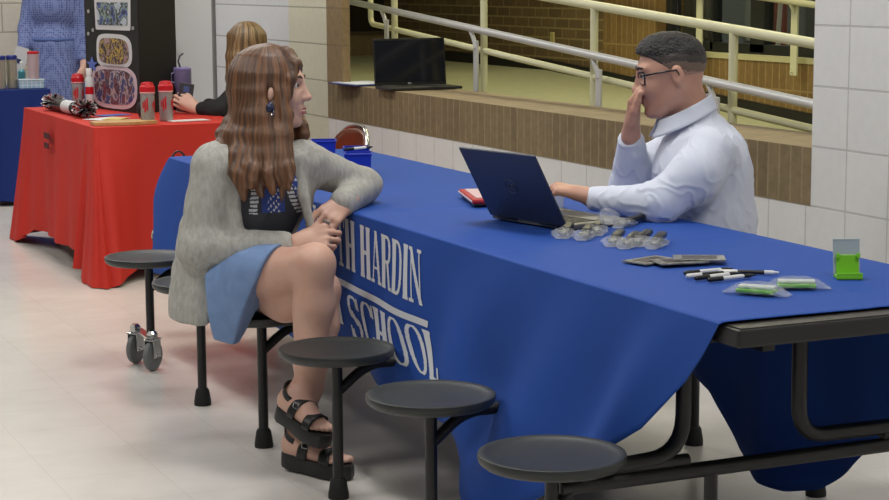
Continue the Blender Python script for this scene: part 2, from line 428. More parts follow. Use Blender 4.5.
tag(MB().box((3.99, 8.32, 1.0), (.014, .05, .11), bev=.004).build('wall_switch', mat('cream_plastic', (176, 164, 110), .4)), 'small cream switch plate on the ramp brick wall', 'switch')
m = MB(); m.box((2.96, 11.35, .86+.0), (2.16, .1, .2)).box((2.15, 11.35, 2.1), (.54, .1, 2.4)).box((3.42, 11.35, 3.1), (2.2, .1, .6)); struct(m.build('wall_ramp_end', tan_m))
w2 = struct(MB().box((3.2, 11.36, 1.9), (1.7, .03, 1.9)).build('window_2', mat('dark_glazing', (38, 32, 26), .25)))
MB().box((2.44, 11.31, 1.9), (.05, .05, 1.9)).box((3.2, 11.31, .975), (1.6, .04, .03)).build('window_frame', mat('bronze', (70, 56, 36), .5), w2)
struct(MB().box((3.0, 5.15, 3.35), (2.2, 12.5, .1)).build('ceiling_ramp', ceil_m))
# room behind the glass
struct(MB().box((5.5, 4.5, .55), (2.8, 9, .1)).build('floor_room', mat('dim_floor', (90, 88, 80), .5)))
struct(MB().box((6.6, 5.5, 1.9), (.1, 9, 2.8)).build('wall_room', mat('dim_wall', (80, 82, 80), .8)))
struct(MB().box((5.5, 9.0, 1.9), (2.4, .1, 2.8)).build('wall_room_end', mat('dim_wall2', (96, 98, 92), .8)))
cur = mat('grey_curtain', (132, 138, 126), .9)
m = MB(); m.grid(lambda u, v: Vector((4.42+.03*math.sin(u*42), 7.9-1.05*u, .65+2.4*v)), 90, 2)
c_ = m.build('curtain', cur, smooth=True); c_.modifiers.new('t', 'SOLIDIFY').thickness = .004
tag(c_, 'grey green pleated curtain hanging behind the ramp window', 'curtain')
fl = thing('red_flag', 'red furled flag with a white and grey stripe standing behind the glass', 'flag', (4.56, 6.52, .6))
m = MB(); m.grid(lambda u, v: Vector((.025*math.sin(u*12+v*3), (u-.5)*(.12+.22*(1-v)), .15+1.8*v)), 30, 12)
f_ = m.build('cloth', mat('flag_red', (130, 44, 34), .8), fl, True); f_.modifiers.new('t', 'SOLIDIFY').thickness = .006
m = MB(); m.grid(lambda u, v: Vector((-.01+.02*math.sin(u*8+v*3), .19+u*.09*(1.3-v), .2+1.7*v)), 10, 12)
f_ = m.build('stripe', mat('flag_grey', (120, 124, 128), .8), fl, True); f_.modifiers.new('t', 'SOLIDIFY').thickness = .006
MB().tube([(0, 0, .02), (0, 0, 2.1)], .012).build('pole', mat('flag_pole', (150, 130, 80), .4), fl)
MB().lathe([(.12, 0), (.12, .02), (.02, .05), (.014, .2)]).build('base', mat('flag_base', (60, 50, 40), .5), fl)
sb = tag(MB().tube([(4.42, 6.285, .62), (4.42, 6.21, 1.45)], .014).build('white_pole', mat('white_paint', (200, 200, 190), .5)), 'slanted white pole leaning behind the ramp window', 'pole')

# ---- railings
steel = mat('brushed_steel', (198, 198, 198), .36, .25)
cream = mat('cream_rail_paint', (206, 204, 170), .38)
def zs(Y): return .959+.0724*(Y-2.64)
r = thing('handrail', 'brushed steel sloping handrail on flat brackets behind the ledge', 'handrail', (2.07, 5, .5))
m = MB(); m.tube([(0, y-5, zs(y)-.5) for y in (0.2, 2, 4, 6, 9.5)], .019, 16); m.build('rail', steel, r, True)
for y in (.9, 2.08, 3.31, 4.226+.05, 5.559, 6.739, 7.9):
    m = MB(); b0 = rz(y)-.5
    m.box((.012, y-5, (b0+zs(y)-.5-.1)/2+.02), (.012, .046, zs(y)-.5-.1-b0+.04), bev=.003)
    m.tube([(.012, y-5, zs(y)-.5-.1), (.008, y-5+.02, zs(y)-.5-.05), (0, y-5+.04, zs(y)-.5-.01)], .012, 10)
    m.build('bracket', steel, r)
r = thing('guardrail', 'cream painted tubular guardrail with round posts along the ramp', 'railing', (2.14, 5, .5))
zt = lambda Y: 1.18+.0724*(Y-2.753); zm = lambda Y: .857+.0703*(Y-2.74)
MB().tube([(0, y-5, zt(y)-.5) for y in (.2, 3, 6, 9.5)], .021, 16).build('top_rail', cream, r, True)
MB().tube(arc([((0, -4.8, zm(.2)-.5), 0), ((0, 7.115-5, zm(7.115)-.5), .05), ((0, 7.115-5, zt(7.1)-.5), 0)]), .016, 14).build('mid_rail', cream, r, True)
for y in (.95, 2.1, 3.277, 4.424, 5.585, 6.757, 7.9):
    MB().tube([(0, y-5, rz(y)-.5), (0, y-5, zt(y)-.5)], .019, 14).lathe([(.045, 0), (.045, .008), (.02, .012)], (0, y-5, rz(y)-.5)).build('post', cream, r, True, .6)
r = thing('wall_rail', 'cream wall handrail on long flat brackets in front of the window', 'handrail', (3.9, 5, .8))
MB().tube([(0, y-5, 1.29+.0724*(y-5.35)-.8) for y in (.5, 3, 5.7)], .018, 14).tube([(0, .7, 1.315-.8), (.0, .95, 1.333-.8), (.0, 4.5, 1.6-.8)], .018, 14).build('rail', cream, r, True)
for y in (6.38-.03, 5.39, 4.4, 3.4):
    zz = 1.27+.0724*(y-5.35)
    MB().box((.03, y-5, (zz+.9)/2-.8), (.012, .06, zz-.88), bev=.003).tube([(.03, y-5, zz-.8-.04), (0, y-5, zz-.8+.01)], .014, 8).lathe([(.007, 0), (.007, .012)], (.018, y-5, .11), 10, Matrix.Rotation(-PI/2, 3, 'Y')).build('bracket', cream, r)
# ================================================================== CAFETERIA TABLE
blackp = mat('black_stool_plastic', (41, 44, 44), .42, bump=.05, bscale=300)
blackm = mat('black_powder_coat', (24, 24, 25), .38)
laminate = mat('dark_table_laminate', (62, 58, 52), .4, c2=(54, 50, 46), nscale=30)
edge_m = mat('black_table_edge', (26, 26, 26), .45)
rubber = mat('black_rubber', (18, 18, 18), .7)
chrome = mat('chrome', (200, 200, 200), .2, 1)
wheel_m = mat('grey_caster_wheel', (104, 106, 108), .5)
W, L = .784, 3.984
T = thing('cafeteria_table', 'long black folding cafeteria table with attached round stools under the blue cloth', 'table', (0, 0, 0))
MB().box((W/2, .995, .726), (W-.02, 1.97, .012)).box((W/2, 2.99, .726), (W-.02, 1.97, .012)).build('tabletop', laminate, T)
m = MB(); m.box((W/2, .995, .7105), (W, 1.985, .038), bev=.006).box((W/2, 2.99, .7105), (W, 1.985, .038), bev=.006); m.build('top_edge', edge_m, T)
stool_y = [.345+.6312*k for k in range(6)]
tube = .0165
def stool(x, y, sg, caster=False, al=.34):
    prof = [(0.02, -.03), (.07, -.028), (.148, -.024), (.1575, -.016), (.1605, -.006), (.159, .0015), (.153, .003), (.143, -.001), (.125, -.006), (.03, -.008)]
    s = MB().lathe(prof, (x, y, .4245), 40).build('stool_seat', blackp, T, True, .9)
    m = MB(); zb = .1 if caster else .03
    m.tube([(x, y, .396), (x, y, zb)], .0155, 14)
    m.tube(arc([((x, y, .30), 0), ((x+sg*.09, y, .372), .05), ((x+sg*al, y, .372), 0)]), .0145, 12)
    m.lathe([(.05, 0), (.05, .006), (.02, .012)], (x, y, .388), 16)
    m.build('stool_post', blackm, s, True, .7)
    if not caster: MB().lathe([(.029, 0), (.029, .012), (.023, .05), (.018, .058)], (x, y, 0), 16).build('foot_cap', rubber, s, True, .8)
    else:
        for (dx, dy) in ((-.02, .14), (.0, -.02)):
            m = MB(); m.mi = 0
            cx, cy = x+dx, y+dy
            m.box((cx, cy-.019, .085), (.05, .004, .07), bev=.003).box((cx, cy+.019, .085), (.05, .004, .07), bev=.003).box((cx, cy, .118), (.06, .044, .006), bev=.003).lathe([(.02, 0), (.02, .02), (.012, .03)], (cx, cy, .12), 14)
            m.tube([(cx, cy-.026, .058), (cx, cy+.026, .058)], .007, 8)
            TR = Matrix.Translation((cx, cy, 0)) @ Matrix.Rotation(.75, 4, 'Z') @ Matrix.Translation((-cx, -cy, 0)); m.bm.transform(TR)
            m.build('caster_fork', chrome, s)
            MB().lathe([(.02, -.013), (.05, -.012), (.056, -.008), (.058, 0), (.056, .008), (.05, .012), (.02, .013)], (cx, cy, .058), 28, Matrix.Rotation(.75, 3, 'Z') @ Matrix.Rotation(PI/2, 3, 'X')).build('wheel', wheel_m, s, True, .6)
        MB().box((x-.01, y+.06, .128), (.035, .20, .006)).build('caster_plate', chrome, s)
for k, y in enumerate(stool_y):
    stool(-.239, y, 1, k == 5)
    stool(.97, y+(.08 if k in (1, 2) else 0), -1, False, .16 if k == 1 else .34)
m = MB()
for y in (stool_y[0],):
    m.tube(arc([((.12, y, .609), 0), ((.10, y, .609), 0), ((.094, y, .42), .06), ((.04, y, .362), .05), ((-.239, y, .352), 0)]), tube)
m.build('near_leg_frame', blackm, T, True, .8)
y = stool_y[0]
m = MB(); m.tube(arc([((.09, y, .66), 0), ((.088, y, .385), .09), ((-.16, y, .375), 0)]), .018, 14); m.build('bent_leg', blackm, T, True, .8)
m = MB(); m.tube(arc([((.395, y, .66), 0), ((.397, y, .392), .07), ((.9, y, .385), 0)]), .018, 14); m.build('bent_leg', blackm, T, True, .8)
m = MB(); m.tube([(-.22, y, .345), (.95, y, .345)], .0175, 14).tube([(.163, y, .345), (.163, y, .03)], .0155, 12).lathe([(.026, 0), (.026, .01), (.018, .05)], (.163, y, 0), 14); m.build('cross_bar', blackm, T, True, .8)
m = MB(); m.tube([(.07, y, .645), (.42, y, .645)], .015, 12).box((.245, y, .675), (.5, .05, .035)); m.build('top_bracket', blackm, T, True, .8)
m = MB()
for x in (.12, .66): m.box((x, .995, .68), (.03, 1.85, .03)).box((x, 2.99, .68), (.03, 1.85, .03))
for yy in stool_y[1:]: m.tube(arc([((.09, yy, .66), 0), ((.09, yy, .375), .08), ((-.1, yy, .372), 0)]), .0155, 10).tube([(.66, yy, .675), (.72, yy, .675)] if yy < 1.2 else arc([((.69, yy, .66), 0), ((.69, yy, .375), .08), ((.85, yy, .372), 0)]), .0155, 10)
m.build('underframe', blackm, T, True, .8)
MB().box((.13, .30, .66), (.03, .02, .02)).box((.155, .30, .655), (.012, .02, .03)).build('latch', chrome, T)

# ================================================================== BLUE TABLECLOTH
def interp(tab, y):
    for (a, za), (b, zb) in zip(tab[:-1], tab[1:]):
        if y <= b: t = max(0, (y-a)/(b-a)); return za+(zb-za)*t
    return tab[-1][1]
ZT = .7385
hemF = [(.058, .737), (.10, .665), (.148, .602), (.285, .472), (.434, .378), (.62, .265), (.79, .160), (.865, .105), (.93, .135), (1.08, .215), (1.239, .275), (1.6, .275), (1.8, .312), (2.5, .30), (4.2, .29)]
hemB = [(.062, .737), (.12, .66), (.25, .55), (.40, .42), (.532, .322), (.66, .22), (.786, .137), (.88, .075), (.96, .055), (1.06, .06), (1.206, .115), (1.365, .25), (1.6, .30), (4.2, .29)]
def Xf(Y, z):
    h = interp(hemF, Y); s = min(1.15, max(0, (ZT-z)/max(ZT-h, .12)))
    dd = (ZT-z)
    w = math.exp(-((Y-.95)/.38)**2)
    x = -.009-dd*(.135+.028*math.sin(Y*8.3+.6)+.012*math.sin(Y*19+z*4))
    x -= dd*w*(.02+.07*math.sin(Y*13+z*7+1.2))
    x -= dd*.12*math.exp(-((Y-.42+.6*(z-.45))/.09)**2)      # a soft pleat below the near corner
    x -= .10*dd*math.exp(-((Y-1.14-.5*(z-.3))/.10)**2)*s
    return min(x, -.006)
def Xb(Y, z):
    dd = ZT-z
    return .793+dd*(.04+.05*math.sin(Y*9+1)+.03*math.sin(Y*17))
def cloth_top(X, Y):
    dip = .007*math.exp(-((Y-2.04)/.35)**2)
    cr = .0052*math.exp(-((Y-2.035-.06*(X-.3))/.010)**2)+.0012*math.exp(-((Y-1.12)/.01)**2)+.0012*math.exp(-((Y-3.05)/.01)**2)+.001*math.exp(-((X-.39)/.008)**2)
    return ZT-0*dip+cr+.0006*math.sin(X*11+Y*5)
NY = 260; NS = 26; NT = 26
verts = []; faces = []
ys = [.058+(3.99-.058)*(i/NY)**1.0 for i in range(NY+1)]
rows = []
for i, Y in enumerate(ys):
    hf = interp(hemF, Y); hb = interp(hemB, Y); row = []
    far = max(0, (Y-3.55)/.44)**2
    for j in range(NS+1):
        z = hf+(ZT-.004-hf)*(1-(1-j/NS)**1.6); dd = ZT-z
        bulge = far*(.07*math.sin(min(1, dd/.17)*PI/2)-.30*max(0, dd-.17)+.02*math.sin(dd*14))
        row.append((Xf(Y, z)-far*.02*math.sin(min(1, dd/.25)*PI/2), Y+bulge, z))
    row.append((-.004, Y, cloth_top(0, Y)-.0015))
    for j in range(NT+1):
        X = .004+(.784-.008)*j/NT; row.append((X, Y, cloth_top(X, Y)))
    row.append((.788, Y, cloth_top(.784, Y)-.0015))
    for j in range(NS+1):
        z = hb+(ZT-.004-hb)*(1-(j/NS)**1.6); dd = ZT-z
        row.append((Xb(Y, z)+far*.10*dd, Y+far*.3*dd, z))
    rows.append(row)
K = len(rows[0])
for r_ in rows: verts += r_
for i in range(NY):
    for j in range(K-1): a = i*K+j; faces.append((a, a+1, a+K+1, a+K))
base = len(verts); NE = 30      # far end flap
for j in range(NT+3):
    X, Y, z0 = rows[-1][NS+1+j] if j < NT+3 else rows[-1][-1]
    for i in range(NE+1):
        dd = i/NE*(z0-.29); u = X/.784
        edge = abs(2*u-1)**3
        verts.append((X-(.02*math.sin(min(1, dd/.25)*PI/2))*max(0, 1-2*u)**3, Y+dd*.06+edge*(.07*math.sin(min(1, dd/.17)*PI/2)-.30*max(0, dd-.17))*.9+.01*dd*math.sin(u*25), z0-dd-(.001 if i == 0 else 0)))
for j in range(NT+2):
    for i in range(NE): a = base+j*(NE+1)+i; faces.append((a, a+1, a+NE+2, a+NE+1))
blue = mat('royal_blue_polyester', (32, 73, 155), .7, bump=.12, bscale=900, spec=.25)
TC = pyobj('tablecloth', verts, faces, blue, None, True)
TC.modifiers.new('thick', 'SOLIDIFY').thickness = .0012
tag(TC, 'royal blue tablecloth with white school lettering draped over the long table', 'tablecloth')

# lettering: slab serif capitals, inside-tests on a fine grid
def ring(u, v, cx, cy, rx, ry, tx, ty, sx=2.6):
    a = (abs((u-cx)/rx)**sx+abs((v-cy)/ry)**sx) <= 1
    b = (abs((u-cx)/(rx-tx))**sx+abs((v-cy)/(ry-ty))**sx) <= 1
    return a and not b
def R_(u, v, *q): return any(x0 <= u <= x1 and y0 <= v <= y1 for x0, y0, x1, y1 in q)
S_ = .055; TK = .27
def stem(x, w=.0): return [(x-TK/2, 0, x+TK/2, 1), (x-.14, 0, x+.14, S_), (x-.14, 1-S_, x+.14, 1)]
def line(u, v, x0, y0, x1, y1, w):
    dx, dy = x1-x0, y1-y0; t = ((v-y0)/dy); return 0 <= t <= 1 and abs(u-(x0+dx*t)) <= w/2
G = {
 'H': (.72, lambda u, v: R_(u, v, *stem(.15), *stem(.57), (.15, .46, .57, .53))),
 'I': (.34, lambda u, v: R_(u, v, *stem(.17))),
 'N': (.76, lambda u, v: R_(u, v, (.10, 0, .17, 1), (.0, 0, .26, S_), (.0, 1-S_, .2, 1), (.59, 0, .66, 1), (.5, 1-S_, .76, 1)) or line(u, v, .64, 0, .12, 1, .17)),
 'A': (.72, lambda u, v: R_(u, v, (0, 0, .24, S_), (.46, 0, .72, S_), (.2, .26, .5, .32)) or line(u, v, .12, 0, .35, 1, .07) or line(u, v, .58, 0, .36, 1, .16)),
 'R': (.72, lambda u, v: R_(u, v, *stem(.15), (.15, 1-S_, .4, 1), (.15, .47, .4, .53)) or (u > .36 and ring(u, v, .36, .735, .28, .265, .14, .06)) or line(u, v, .58, 0, .4, .5, .15) or R_(u, v, (.5, 0, .72, S_))),
 'D': (.72, lambda u, v: R_(u, v, *stem(.15), (.15, 1-S_, .36, 1), (.15, 0, .36, S_)) or (u > .3 and ring(u, v, .3, .5, .38, .5, .15, .06))),
 'O': (.68, lambda u, v: ring(u, v, .34, .5, .32, .51, .15, .06)),
 'T': (.66, lambda u, v: R_(u, v, (.255, 0, .405, 1), (.17, 0, .49, S_), (.02, 1-S_, .64, 1), (.02, .78, .07, 1), (.59, .78, .64, 1))),
 'G': (.72, lambda u, v: (ring(u, v, .34, .5, .32, .51, .15, .06) and not (u > .45 and .42 < v < .74)) or R_(u, v, (.5, 0, .64, .42), (.4, .38, .7, .43), (.6, .72, .65, .98))),
 'C': (.68, lambda u, v: (ring(u, v, .34, .5, .32, .51, .15, .06) and not (u > .42 and .28 < v < .7)) or R_(u, v, (.6, .68, .65, .98))),
 'S': (.62, lambda u, v: (ring(u, v, .31, .74, .28, .265, .13, .06) and not (u > .31 and v < .72 and u > .4)) and not (u > .3 and v < .6) or (ring(u, v, .31, .26, .28, .265, .13, .06) and not (u < .31 and v > .3) and not (u < .2 and v > .24)) or line(u, v, .48, .34, .14, .66, .2) or R_(u, v, (.54, .7, .59, .98), (.03, .02, .08, .3))),
 'L': (.62, lambda u, v: R_(u, v, *stem(.15), (.15, 0, .6, .11), (.5, 0, .6, .34))),
 ' ': (.34, lambda u, v: False)}
def text_mesh(txt, wi, Yend, ztop0, ztop1, h, width, Y0, shear=0):
    tot = sum(G[c][0]+.045 for c in txt)-.045; sc = width/tot
    vs = []; fs = []; x = 0; NV = 64; k_ = 0
    for c in txt:
        w, fn = G[c]; nu = max(2, int(w*NV*.75)); k_ += c == ' '
        if k_ != wi: x += w+.045; continue
        cache = {}
        for i in range(nu):
            for j in range(NV):
                if not fn((i+.5)/nu*w, (j+.5)/NV): continue
                q = []
                for (a, b) in ((i, j), (i+1, j), (i+1, j+1), (i, j+1)):
                    if (a, b) not in cache:
                        Y = Y0-(x+a/nu*w)*sc; t = (Y0-Y)/width
                        zt_ = ztop0+(ztop1-ztop0)*t; z = zt_-h*(1-b/NV); Y -= shear*h*(1-b/NV)
                        cache[(a, b)] = len(vs); vs.append((Xf(Y, z)-.0025, Y, z))
                    q.append(cache[(a, b)])
                fs.append(q)
        x += w+.045
    return vs, fs
white_ink = mat('white_print', (205, 208, 214), .6)
for txt, wi, q in (('NORTH HARDIN', 0, (1.49, .728, .692, .146, .91, 2.435, .34)), ('NORTH HARDIN', 1, (1.49, .728, .692, .146, .91, 2.435, .34)), ('HIGH SCHOOL', 0, (1.32, .512, .500, .106, 1.16, 2.545, .85)), ('HIGH SCHOOL', 1, (1.32, .505, .484, .118, 1.16, 2.535, .85))):
    v, f = text_mesh(txt, wi, *q); pyobj('printed_word', v, f, white_ink, TC, True)
v = []; f = []
for i in range(101):
    Y = 2.47-1.03*i/100; z = .543-.032*i/100
    v += [(Xf(Y, z)-.0025, Y, z), (Xf(Y, z-.018)-.0025, Y, z-.018)]
    if i: f.append((2*i-2, 2*i-1, 2*i+1, 2*i))
pyobj('white_rule', v, f, white_ink, TC, True)

# ================================================================== RED TABLE, BLUE TABLE BEHIND
def draped_table(name_t, lab_t, lab_c, x0, x1, y0, y1, mm, hmid, cfl, seed, fall=None, rzz=0):
    t = thing(name_t, lab_t, 'table', ((x0+x1)/2, (y0+y1)/2, 0)); w, l = x1-x0, y1-y0
    MB().box((0, 0, .72), (w-.03, l-.03, .03), bev=.008).build('tabletop', mat('grey_folding_top', (150, 148, 142), .5), t)
    for sx in (-1, 1):
        for sy in (-1, 1): MB().tube([(sx*(w/2-.12), sy*(l/2-.2), .705), (sx*(w/2-.12), sy*(l/2-.2), 0)], .014, 8).build('leg', mat('grey_steel_leg', (90, 90, 90), .4, .6), t)
    per = []; n = 80; R = .015
    cs = [(x0+R, y0+R, PI), (x1-R, y0+R, 1.5*PI), (x1-R, y1-R, 0), (x0+R, y1-R, .5*PI)]
    for ci, (cx, cy, a0) in enumerate(cs):
        for k in range(15): a = a0+PI/2*k/14; per.append((cx, cy, a, 1-abs(k/7-1)*.25, 0, R))
        nx, ny, _ = cs[(ci+1) % 4]; a = a0+PI/2; d = math.hypot(nx-cx, ny-cy); m_ = int(d/.02)
        for k in range(1, m_):
            u = k*d/m_; e = min(u, d-u); per.append((cx+(nx-cx)*k/m_, cy+(ny-cy)*k/m_, a, .75*math.exp(-(e/.13)**2), min(1, e/.3), R))
    vs = []; fs = []; NR = 24; n = len(per); arcl = 0
    for i, (cx, cy, a, cw, mw, R) in enumerate(per):
        arcl += .02
        px, py = cx+R*math.cos(a), cy+R*math.sin(a)
        h = hmid*mw
        for j in range(NR+1):
            s = j/NR; z = .738-(.738-h-.004)*s
            out = .004+s*(.018+.016*math.sin(arcl*9+seed)*mw+.012*math.sin(arcl*23+seed)*mw)+cw*cfl*s**1.15+.02*s*cw*math.sin(arcl*60)
            ox = out if cw < .3 else .004+(out-.004)*(.35 if cx < (x0+x1)/2 else 1); vs.append((px+ox*math.cos(a), py+out*math.sin(a), z))
    for i in range(n):
        for j in range(NR): a = i*(NR+1)+j; b = ((i+1) % n)*(NR+1)+j; fs.append((a, b, b+1, a+1))
    # top
    c0 = len(vs); GX, GY = 12, 24
    vs += [((x0+x1)/2, (y0+y1)/2, .7395)]
    for i in range(n): fs.append((c0, ((i+1) % n)*(NR+1), i*(NR+1)))
    o = pyobj('tablecloth', vs, fs, mm, None, True)
    bm = bmesh.new(); bm.from_mesh(o.data); bmesh.ops.recalc_face_normals(bm, faces=bm.faces[:])
    for e in bm.edges:
        if len(e.link_faces) == 2 and e.calc_face_angle(0) > .7: e.smooth = False
    bm.to_mesh(o.data); bm.free()
    tag(o, lab_c, 'tablecloth'); return o
red = mat('red_polyester', (194, 48, 37), .65, bump=.08, bscale=500, spec=.3, c2=(186, 44, 34), nscale=3)
RC = draped_table('folding_table', 'folding table hidden under the red cloth', 'bright red floor length tablecloth on the table behind the woman', .085, .84, 5.56, 7.12, red, .10, .25, 1)
ink = mat('dark_ink', (70, 16, 18), .7)
MB().box((.055, 6.45, .635), (.004, .12, .03)).box((.05, 6.44, .585), (.004, .1, .028)).build('printed_mark', ink, RC)
navy = mat('navy_polyester', (16, 42, 112), .65, spec=.3)
draped_table('folding_table', 'folding table hidden under the dark blue cloth at the far wall', 'dark blue tablecloth on the table by the far wall', -1.2, .60, 8.76, 9.35, navy, .03, .03, 2)
# ================================================================== THINGS ON THE TABLES AND THE LEDGE
ZT0 = .7405
def frame3(x, z):
    x = Vector(x).normalized(); z = Vector(z); z = (z-x*z.dot(x)).normalized(); y = z.cross(x)
    return Matrix((x, y, z)).transposed()
# ---- open laptop in front of the man
dark_alu = mat('dark_blue_grey_lid', (54, 60, 80), .4, .1)
deck_m = mat('grey_laptop_deck', (112, 110, 106), .4, .2)
keys_m = mat('black_keys', (26, 27, 30), .5)
screen_m = mat('lit_screen', (60, 74, 100), .2, emit=.3)
logo_m = mat('soft_grey_logo', (84, 90, 108), .3, .3)
def laptop(name, label, loc, rz, w, d, lidl, lean, lid_mat, scr_mat, deck, logo_back=None):
    """x along the hinge, y away from the user; lid leans back by `lean`"""
    t = thing(name, label, 'laptop', loc, rz)
    b = MB().box((0, -d/2, .009), (w, d, .014), bev=.004).build('base', deck, t)
    m = MB()
    for r_ in range(5):
        for c_ in range(13): m.box((-w*.42+(c_+.5)*w*.84/13, -.035-r_*.021, .0168), (w*.84/13-.003, .0175, .0016), bev=.0006, seg=1)
    m.build('keyboard', keys_m, t)
    MB().box((0, -d*.77, .0164), (.1, .06, .0006)).build('touchpad', mat('touchpad_grey', (90, 90, 88), .3), t)
    R = Matrix.Rotation(-lean, 3, 'X'); M = Matrix.Translation((0, .004, .014)) @ R.to_4x4()
    m = MB(); m.box((0, 0, lidl/2), (w, .007, lidl), bev=.003); lid = m; 
    bm = lid.bm; bm.transform(M); lid = lid.build('lid', lid_mat, t)
    m = MB(); m.box((0, -.0037, lidl/2+.004), (w-.016, .0008, lidl-.03)); m.bm.transform(M); m.build('screen', scr_mat, t)
    MB().tube([(-w*.4, .003, .014), (-w*.15, .003, .014)], .006, 8).build('hinge', keys_m, t, True); MB().tube([(w*.15, .003, .014), (w*.4, .003, .014)], .006, 8).build('hinge', keys_m, t, True)
    return t, M, lidl
def stroke_letters(m, segs, org, ux, uz, w, off):
    pass
HP = {'D': [[(0, 0), (0, 1), (.4, .95), (.55, .7), (.55, .3), (.4, .05), (0, 0)]], 'E': [[(.5, 0), (0, 0), (0, 1), (.5, 1)], [(0, .5), (.42, .5)]], 'L': [[(0, 1), (0, 0), (.45, 0)]]}
def word(m, txt, x0, z0, h, y, r, slant=0):
    x = x0
    for c in txt:
        for s_ in HP[c]: m.tube([(x+p[0]*h*.8, y, z0+p[1]*h) for p in s_], r, 6)
        x += h*.62
LT, M_, ll = laptop('laptop', 'open dark blue laptop seen from behind on the blue table before the man', (.322, 1.543, ZT0), math.atan2(.07*-1, -.32*-1*1)+0, .335, .235, .232, .52, dark_alu, screen_m, deck_m)
LT.rotation_euler.z = math.atan2(.32, -.07)       # x axis runs from the camera-side end to the far end
m = MB(); m.tube([(.023*math.cos(a), .0041, ll*.5+.023*math.sin(a)) for a in [2*PI*k/24 for k in range(25)]], .0012, 6)
word(m, 'DELL', -.016, ll*.5-.006, .013, .0041, .0011); m.bm.transform(M_ @ Matrix.Scale(1, 4)); 
m.build('lid_logo', logo_m, LT)
# ---- black laptop on the brick ledge
black_plastic = mat('black_plastic', (20, 20, 22), .35)
scr_off = mat('dark_screen', (18, 19, 27), .12)
L2, M2, l2 = laptop('laptop', 'black laptop with a blank dark screen open on the brick ledge', (1.857, 5.88, .8565), 0, .41, .2, .248, .10, black_plastic, scr_off, mat('dark_deck', (34, 34, 34), .4))
m = MB(); word(m, 'DELL', -.016, .0075, .009, -.0045, .0010); m.bm.transform(M2); m.build('logo', mat('silver_logo', (190, 190, 190), .3), L2)
F_ = thing('folder', 'thin blue and white folder lying on the ledge beside the black laptop', 'folder', (1.76, 6.32, .8565), .1)
MB().box((0, 0, .004), (.26, .32, .006), bev=.002).build('cover', mat('folder_blue', (30, 44, 110), .5), F_)
MB().box((0, .0, .0095), (.22, .29, .004)).build('paper', mat('paper_white', (200, 204, 214), .7), F_)
# ---- red and white folded case
t = thing('zip_case', 'red and white flat zip case lying behind the open laptop', 'case', (.447, 2.09, ZT0+.004), math.atan2(-.40, -.12))
MB().box((0, 0, .014), (.29, .12, .014), Matrix.Rotation(.0, 3, 'X'), bev=.006).build('body', mat('case_red', (176, 26, 40), .4), t)
MB().box((0, 0, .0225), (.24, .088, .003), bev=.001).build('white_panel', mat('case_pale', (206, 176, 180), .5), t)
MB().box((0, -.0605, .014), (.28, .003, .004)).build('zip', mat('zip_white', (220, 220, 220), .4), t)
MB().box((0, 0, .0035), (.28, .11, .006), bev=.002).build('underside', black_plastic, t)
# ---- white cup behind the lid
t = thing('paper_cup', 'white cup standing behind the laptop by the typing hand', 'cup', (.575, 1.86, ZT0))
MB().lathe([(.024, 0), (.03, .062), (.032, .065), (.03, .066), (.028, .062), (.022, .004)], n=28).build('cup', mat('cup_white', (226, 226, 224), .5), t, True, .9)
# ---- blue bins
binm = mat('blue_bin_plastic', (24, 48, 170), .35)
for (x, y, h, r, lab) in ((.365, 2.93, .088, .2, 'square blue plastic bin nearest the woman\'s elbow'), (.45, 3.16, .085, .25, 'blue plastic bin right behind the front square bin'), (.43, 3.44, .09, .3, 'blue plastic bin farthest back of the three by the brown chair')):
    t = thing('storage_bin', lab, 'bin', (x, y, ZT0), -.43+r*.2)
    m = MB(); w_ = .046; w2 = .041; th = .003
    def ringv(hw, z): return [m.bm.verts.new((sx*hw, sy*hw*1.1, z)) for sx, sy in ((-1, -1), (1, -1), (1, 1), (-1, 1))]
    R0, R1, R2, R3 = ringv(w2, 0), ringv(w_, h), ringv(w_-th, h), ringv(w2-th, .004)
    for A_, B_ in ((R0, R1), (R1, R2), (R2, R3)):
        for k in range(4): m.bm.faces.new((A_[k], A_[(k+1) % 4], B_[(k+1) % 4], B_[k]))
    m.bm.faces.new(R0[::-1]); m.bm.faces.new(R3)
    m.build('tub', binm, t)
    m = MB()
    for a, b, c, d_ in ((0, -1, 1, 0), (0, 1, 1, 0), (-1, 0, 0, 1), (1, 0, 0, 1)): m.box((a*(w_+.001), b*(w_*1.1+.001), h-.003), (.004+c*(2*w_), .004+d_*(2.2*w_), .006), bev=.0015, seg=1)
    m.build('rim', binm, t)
pm = mat('marker_black', (20, 20, 22), .4); pw = mat('marker_white', (222, 222, 220), .4)
def pen(loc, rz, label, group, flip=False):
    t = thing('marker_pen', label, 'pen', loc, rz, group)
    A = (pm, pw) if not flip else (pw, pm)
    MX = Matrix.Rotation(PI/2, 3, 'Y')
    MB().lathe([(.0045, -.03), (.0052, -.028), (.0052, .03), (.0045, .032)], (0, 0, .0055), 14, MX).build('barrel', A[1], t, True, .7)
    MB().lathe([(.0035, -.072), (.0055, -.068), (.0057, -.03)], (0, 0, .0057), 14, MX).build('cap', A[0], t, True, .7)
    MB().lathe([(.0050, .032), (.0050, .052), (.0032, .056), (.0022, .066)], (0, 0, .0055), 14, MX).build('tip', A[0], t, True, .7)
    return t
for (x0, y0, x1, y1, lab, fl) in ((.241, .585, .374, .592, 'black and white pen at the back of the scattered pens', 0), (.224, .545, .352, .552, 'pen with a white body second from the back in the row of pens', 1), (.226, .510, .350, .530, 'white capped pen in the middle of the row of pens', 0), (.235, .478, .372, .492, 'black tipped white pen lying nearest the table edge', 0), (.335, .560, .43, .50, 'slanted pen crossing the right end of the pen row', 1)):
    pen(((x0+x1)/2, (y0+y1)/2, ZT0), math.atan2(y1-y0, x1-x0), lab, 'black and white pens scattered on the table', bool(fl))
